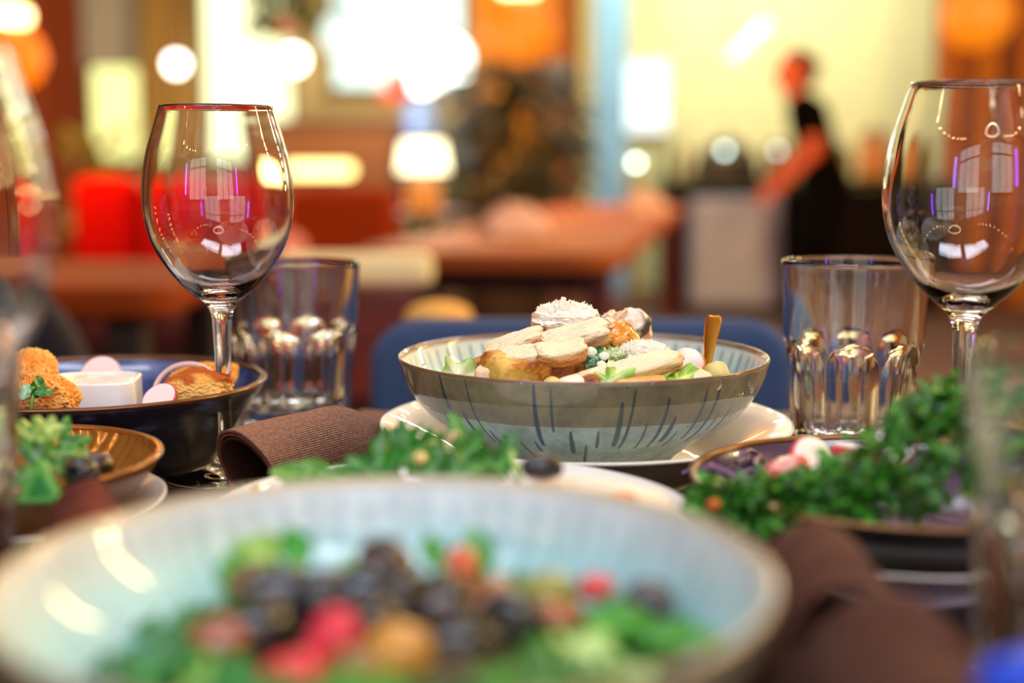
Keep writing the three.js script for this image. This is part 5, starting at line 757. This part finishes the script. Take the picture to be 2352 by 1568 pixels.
// ---------------------------------------------------------------- right dish: parsley heap, radish, red cabbage
{
  const geo = leafGeo({ R: frillEdge(0.8, 9), seg: 22, rings: 4, wave: 0.16, cup: 0.5, th: 0.04, dark: '#0c4c0c', light: '#3c9420', vein: '#62a838' }), n = 620, m = new THREE.InstancedMesh(geo, leafMat, n), o = new THREE.Object3D(), col = new THREE.Color();
  const heap = [[[0.0873, 0.7941, -0.535], 0.012, 0.006, 0.01], [[0.1015, 0.7923, -0.535], 0.014, 0.008, 0.011], [[0.1181, 0.794, -0.53], 0.016, 0.0095, 0.011], [[0.1367, 0.7968, -0.535], 0.016, 0.013, 0.013], [[0.1555, 0.8047, -0.54], 0.016, 0.0185, 0.015], [[0.1728, 0.8118, -0.545], 0.015, 0.023, 0.015], [[0.1863, 0.812, -0.54], 0.016, 0.026, 0.016], [[0.1778, 0.8309, -0.555], 0.008, 0.007, 0.008], [[0.1977, 0.815, -0.53], 0.02, 0.03, 0.02], [[0.1607, 0.816, -0.56], 0.007, 0.007, 0.008]], wts = [70, 80, 90, 110, 90, 80, 30, 60, 20, 12];
  let k = 0; heap.forEach(([c, rx, ry, rz], h) => { for (let i = 0; i < wts[h] && k < n; i++, k++) { const u = rr(-1, 1), a = rr(0, 6.283), s = Math.sqrt(1 - u * u), d = Math.cbrt(rr(0.35, 1)), dir = [s * Math.cos(a), u, s * Math.sin(a)], b = [c[0] + rx * d * dir[0], Math.max(TABLE + 0.033, c[1] + ry * d * dir[1]), c[2] + rz * d * dir[2]], l = rr(0.005, 0.009); layLeaf(o, b, [b[0] + l * (dir[0] + rr(-0.7, 0.7)), b[1] + l * (dir[1] + rr(-0.4, 0.8)), b[2] + l * (dir[2] + rr(-0.5, 0.7))], [dir[0] + 0.2, dir[1] + 0.6, dir[2] + 0.3]); o.updateMatrix(); m.setMatrixAt(k, o.matrix); const q = rr(0.55, 1.25); m.setColorAt(k, col.setRGB(q * rr(0.8, 1.3), q, q * 0.9)); } });
  m.count = k; m.name = 'parsley_heap'; scene.add(m); tag(m, 'heap of curly green parsley filling the front of the right dish', 'parsley'); m.userData.kind = 'stuff';
  // shredded red cabbage
  const gs = []; for (let i = 0; i < 46; i++) { const p = [[0.1197, 0.7882, -0.62][0] + rr(-0.028, 0.045), TABLE + rr(0.028, 0.042), -0.615 + rr(-0.025, 0.022)], a = rr(0, 6.28), l = rr(0.006, 0.014); gs.push(tube([[p[0] - l * Math.cos(a), p[1], p[2] - l * Math.sin(a)], [p[0], p[1] + rr(0.001, 0.005), p[2]], [p[0] + l * Math.cos(a), p[1] - 0.001, p[2] + l * Math.sin(a)]], rr(0.0012, 0.0022), 8, 5)); }
  const cb = single('red_cabbage', 'tangle of purple red cabbage shreds at the left of the right dish', 'cabbage', mergeGeometries(gs), phys(0x5a2f66, 0.3, { clearcoat: 0.5 })); cb.userData.kind = 'stuff';
  const half = (label, pos, rot, r) => { const t = thing('radish_half', label, 'radish', pos); t.rotation.set(...rot); part('skin', revolve(smoothRows([[0, -r], [r * 0.6, -r * 0.8], [r * 0.95, -r * 0.25], [r * 0.99, 0], [r * 0.9, 0.0003], [0, 0.0003]], 40), 40), phys(0xe23a50, 0.35, { clearcoat: 0.4 }), t); part('flesh', revolve(smoothRows([[0, 0], [r * 0.88, 0.0002], [r * 0.92, 0.0012], [r * 0.85, 0.0022], [0, r * 0.22]], 30), 40), phys(0xfaf2ee, 0.4), t); return t; };
  half('white faced radish half with red skin in the right dish', [0.1627, 0.7988, -0.622], [-0.15, 0, -0.12], 0.0125);
  half('pink radish half lying in the middle of the right dish', [0.1378, 0.7963, -0.605], [1.0, 0, -0.5], 0.0125);
  lump('radish_wedge', 'coral pink radish wedge left of the pink half', 'radish', [0.1212, 0.7957, -0.59], [0.0125, 0.006, 0.007], [0, 0.2, 0.3], { p: 2.2, amp: 0.1, detail: 12, seed: 4, color: (x, y, z, n) => mixc(lin('#e8455a'), lin('#f6b8a8'), sstep(-0.1, 0.9, y * 0.5 + n)) }, shinyMat);
  lump('radish_wedge', 'small white radish tip standing behind the pink half', 'radish', [0.143, 0.7982, -0.625], [0.0045, 0.0055, 0.0045], [0, 0, 0.2], { p: 1.6, amp: 0.1, detail: 10, seed: 5, color: () => lin('#fbf2ee') }, shinyMat);
  radishSlice('pale radish slice half hidden by parsley in the right dish', [0.178, 0.8007, -0.62], [0.9, 0, 0.3], 0.011);
  lump('tomato_wedge', 'orange red tomato wedge below the white faced radish', 'tomato', [0.1545, 0.7985, -0.595], [0.011, 0.005, 0.006], [0, 0.2, 0.1], { amp: 0.1, detail: 10, seed: 6, color: () => lin('#e0582c') }, shinyMat);
  lump('carrot_bit', 'orange bit at the left tip of the parsley heap', 'carrot', [0.0797, 0.7983, -0.52], [0.0025, 0.002, 0.002], [0, 0, 0], { amp: 0.2, detail: 8, seed: 7, color: () => lin('#e06a28') });
}

// ---------------------------------------------------------------- salad in the nearest bowl
{
  const bed = blob(0.064, 0.013, 0.062, { amp: 0.14, freq: 3, fine: 0.08, ff: 11, detail: 30, seed: 12, color: (x, y, z, n1, n2) => mixc(lin('#2a2414'), lin('#5a4a24'), 0.4 + n1 + n2) });
  const b = single('salad_bed', 'dark chopped salad at the bottom of the nearest bowl', 'salad', bed, foodMat, [NB[0] + 0.002, TABLE + 0.037, NB[2] + 0.004]); b.userData.kind = 'stuff';
  const G = [leafGeo({ R: frillEdge(0.6, 8), seed: 1, dark: '#0c6a10', light: '#3aa020', vein: '#7ac04a', cup: 0.5 }), leafGeo({ R: ovalEdge(0.6), seed: 2, dark: '#086a08', light: '#1f9a10', vein: '#4ab030', cup: 0.6 }), leafGeo({ R: frillEdge(0.7, 7), seed: 3, dark: '#5a9a20', light: '#a0cc5a', vein: '#c8e08a', wave: 0.12 }), leafGeo({ R: frillEdge(0.6, 9), seed: 4, dark: '#044a1c', light: '#0f7a3a', vein: '#2a9a5a', cup: 0.4 }), leafGeo({ R: frillEdge(0.8, 6), seed: 5, dark: '#8abf5a', light: '#c4e49a', vein: '#e0f0c0', wave: 0.1 })];
  const L = (label, k, b, t, up, w = 1) => layLeaf(single('salad_leaf', label, 'leaf', G[k], leafMat), b, t, up, w);
  L('light green leaf at the upper left of the nearest salad', 2, [-0.0867, 0.8052, -0.4], [-0.0721, 0.8168, -0.41], [0.2, 0.7, 0.8]);
  L('dark green upright leaf beside the light one at the upper left', 1, [-0.0646, 0.808, -0.4], [-0.0687, 0.8203, -0.41], [0.4, 0.1, 1], 1.1);
  L('mid green leaf below the light upper left leaf', 0, [-0.0779, 0.8006, -0.385], [-0.086, 0.8163, -0.395], [0.2, 0.3, 1]);
  L('dark green rounded leaf standing at the top of the nearest salad', 1, [-0.0102, 0.8037, -0.405], [-0.0117, 0.8187, -0.412], [0.1, 0.1, 1], 1.2);
  L('small green leaf left of the dark rounded standing leaf', 0, [-0.0224, 0.8065, -0.405], [-0.0268, 0.8167, -0.412], [0, 0.3, 1], 1.1);
  L('teal green leaf along the left side of the nearest salad', 3, [-0.0721, 0.804, -0.375], [-0.0917, 0.7997, -0.36], [0, 1, 0.5], 1.1);
  L('second teal green leaf lower on the left side', 3, [-0.0801, 0.8023, -0.365], [-0.1025, 0.8009, -0.345], [0, 1, 0.5], 0.9);
  L('deep green leaf at the bottom left of the nearest salad', 3, [-0.0851, 0.8009, -0.355], [-0.0952, 0.7988, -0.335], [0, 1, 0.6], 1);
  L('pale green leaf at the bottom left corner of the salad', 2, [-0.0736, 0.7985, -0.345], [-0.084, 0.7973, -0.33], [0, 1, 0.6], 1);
  L('bright green leaf at the right of the nearest salad', 0, [0.0277, 0.8018, -0.37], [0.0512, 0.8023, -0.38], [0, 1, 0.6], 1);
  L('bright green leaf pointing to the right bowl wall', 0, [0.0366, 0.8003, -0.36], [0.0591, 0.8023, -0.365], [0, 1, 0.5], 0.9);
  L('dark green leaf across the right middle of the salad', 1, [0.02, 0.7998, -0.365], [0.0436, 0.8036, -0.38], [0, 0.8, 0.8], 0.9);
  L('large pale lettuce leaf at the bottom right of the salad', 4, [0.014, 0.7941, -0.335], [0.0349, 0.8021, -0.355], [-0.2, 0.8, 0.8], 1.2);
  L('deep green leaf between the olives and the pale lettuce', 3, [0.0073, 0.7968, -0.34], [0.0188, 0.8023, -0.365], [0, 0.8, 0.6], 0.8);
  L('yellow green lettuce behind the olives', 2, [-0.0557, 0.8032, -0.402], [-0.0405, 0.8078, -0.412], [0, 0.8, 0.6], 0.9);
  { // loose chopped leaves too many to count, lying over the bed
    const n = 230, m = new THREE.InstancedMesh(leafGeo({ R: frillEdge(0.7, 7), seg: 30, rings: 4, wave: 0.14, cup: 0.4, th: 0.03, dark: '#0a5212', light: '#3c9a24', vein: '#6ab04a' }), leafMat, n), o = new THREE.Object3D(), col = new THREE.Color();
    for (let i = 0; i < n; i++) { const a = rr(0, 6.283), d = Math.sqrt(rr(0.25, 1)), x = NB[0] + 0.08 * d * Math.cos(a), z = NB[2] + 0.002 + 0.074 * d * Math.sin(a), y = TABLE + 0.034 + 0.018 * Math.sqrt(Math.max(0, 1 - d * d * 0.9)), l = rr(0.009, 0.017), b = rr(0, 6.283); layLeaf(o, [x, y, z], [x + l * Math.cos(b), y + l * rr(-0.1, 0.5), z + l * Math.sin(b)], [rr(-0.4, 0.4), 1, rr(-0.2, 0.6)]); o.updateMatrix(); m.setMatrixAt(i, o.matrix); const q = rr(0.5, 1.3), t = x < NB[0] - 0.02 ? 1 : 0; m.setColorAt(i, col.setRGB(q * (t ? 0.35 : rr(0.7, 1.5)), q, q * (t ? 1.9 : 0.7))); }
    m.name = 'chopped_leaves'; scene.add(m); tag(m, 'loose chopped green leaves strewn over the nearest salad', 'leaf'); m.userData.kind = 'stuff';
  }
  const O = (label, p, rot, s = 1.1, c = 0x20232c) => olive(label, p, rot, s, phys(c, 0.25, { clearcoat: 0.5, clearcoatRoughness: 0.15 }));
  O('grey blue olive at the left of the dark olive row', [-0.0675, 0.8046, -0.385], [0.3, 0.5, 1.4], 1.25, 0x2c3440); O('dark olive second from the left in the row', [-0.0551, 0.8033, -0.383], [0.2, 1.2, 1.3], 1.3); O('dark blue olive in the middle of the row', [-0.0438, 0.8044, -0.385], [0.6, 0.2, 1.5], 1.3, 0x222c38);
  O('brown topped olive above the row', [-0.0385, 0.8083, -0.398], [0.2, 0.6, 0.3], 1.2, 0x3a2c20); O('black olive right of the middle one', [-0.0314, 0.8033, -0.383], [1.2, 0.3, 0.6], 1.25, 0x16140f); O('brown olive towards the right of the row', [-0.0199, 0.8023, -0.382], [0.8, 0.9, 1.2], 1.25, 0x2a1a10);
  O('black olive below the row near the red tomato', [-0.0386, 0.8004, -0.365], [1.3, 0.4, 0.2], 1.3, 0x100e0c); O('grey olive at the right side of the salad', [0.0403, 0.8013, -0.385], [0.5, 1.4, 1.0], 1.1, 0x3a3c44); O('dark olive beside the golden potato', [-0.0139, 0.7985, -0.358], [0.4, 0.3, 1.4], 1.3, 0x14100c); O('black olive at the lower left near the orange carrot', [-0.0715, 0.801, -0.365], [0.9, 0.7, 1.2], 1.2, 0x16130c);
  O('black olive at the lower middle right of the salad', [-0.0007, 0.8018, -0.37], [0.9, 0.7, 0.2], 1.3, 0x14120a);
  const T = (name, label, cat, p, r, c1, c2, rot, seed) => lump(name, label, cat, p, r, rot, { p: 2.5, amp: 0.15, detail: 14, seed, color: (x, y, z, n) => mixc(lin(c1), lin(c2), 0.4 + n) }, shinyMat);
  T('tomato_wedge', 'red tomato wedge rising at the bottom middle of the salad', 'tomato', [-0.05, 0.7995, -0.352], [0.0068, 0.0135, 0.008], '#e0304a', '#b81c2c', [0.2, 0.2, -0.45], 1);
  T('tomato_wedge', 'red tomato piece lower left of the rising wedge', 'tomato', [-0.0573, 0.7976, -0.338], [0.009, 0.006, 0.008], '#d82838', '#e85058', [0, 0.4, 0.1], 2);
  T('tomato_wedge', 'small pinkish red tomato bit at the right rear', 'tomato', [0.0255, 0.8031, -0.398], [0.0055, 0.004, 0.005], '#d85048', '#c83040', [0, 0.2, 0.1], 3);
  T('carrot_piece', 'bright orange carrot piece before the dark standing leaf', 'carrot', [-0.0154, 0.8096, -0.4], [0.0048, 0.0054, 0.005], '#d8601c', '#c04a10', [0.2, 0.3, 0.1], 4);
  T('carrot_piece', 'orange brown carrot piece at the lower left', 'carrot', [-0.0804, 0.8, -0.358], [0.0085, 0.007, 0.008], '#9a4c14', '#6a2c0c', [0.2, 0.3, 0.1], 5);
  T('potato_chunk', 'golden potato chunk at the bottom of the nearest salad', 'potato', [-0.0305, 0.7992, -0.348], [0.0095, 0.0095, 0.009], '#d8a03c', '#b07820', [0.1, 0.5, 0.1], 6);
  T('potato_chunk', 'brownish potato chunk left of the golden one', 'potato', [-0.0404, 0.7976, -0.338], [0.01, 0.008, 0.009], '#8a6a30', '#6a4a1c', [0.1, 0.5, 0.1], 7);
  T('potato_chunk', 'tan potato piece right of the olive row', 'potato', [-0.0072, 0.8023, -0.386], [0.0095, 0.007, 0.008], '#a86a3a', '#7a4420', [0.1, 0.2, 0.3], 8);
  T('pepper_piece', 'yellow olive pepper piece at the right rear', 'pepper', [0.0112, 0.8027, -0.39], [0.0085, 0.0075, 0.007], '#a09a20', '#6a7a1c', [0.2, 0.1, 0.2], 9);
  T('pepper_piece', 'orange brown pepper piece under the yellow olive one', 'pepper', [0.0124, 0.8011, -0.376], [0.0085, 0.0045, 0.006], '#b05a18', '#7a3a10', [0.1, 0.1, -0.1], 10);
  T('potato_chunk', 'dull brown chunk at the left end of the olive row', 'potato', [-0.0787, 0.8054, -0.393], [0.0085, 0.006, 0.007], '#7a5a3a', '#5a4428', [0.2, 0.1, 0.2], 11);
}

scene.traverse((o) => { if (o.isMesh) { o.castShadow = true; o.receiveShadow = true; } if (o.isLight && o.castShadow !== undefined && !o.isRectAreaLight) o.castShadow = true; });
renderer.render(scene, camera);
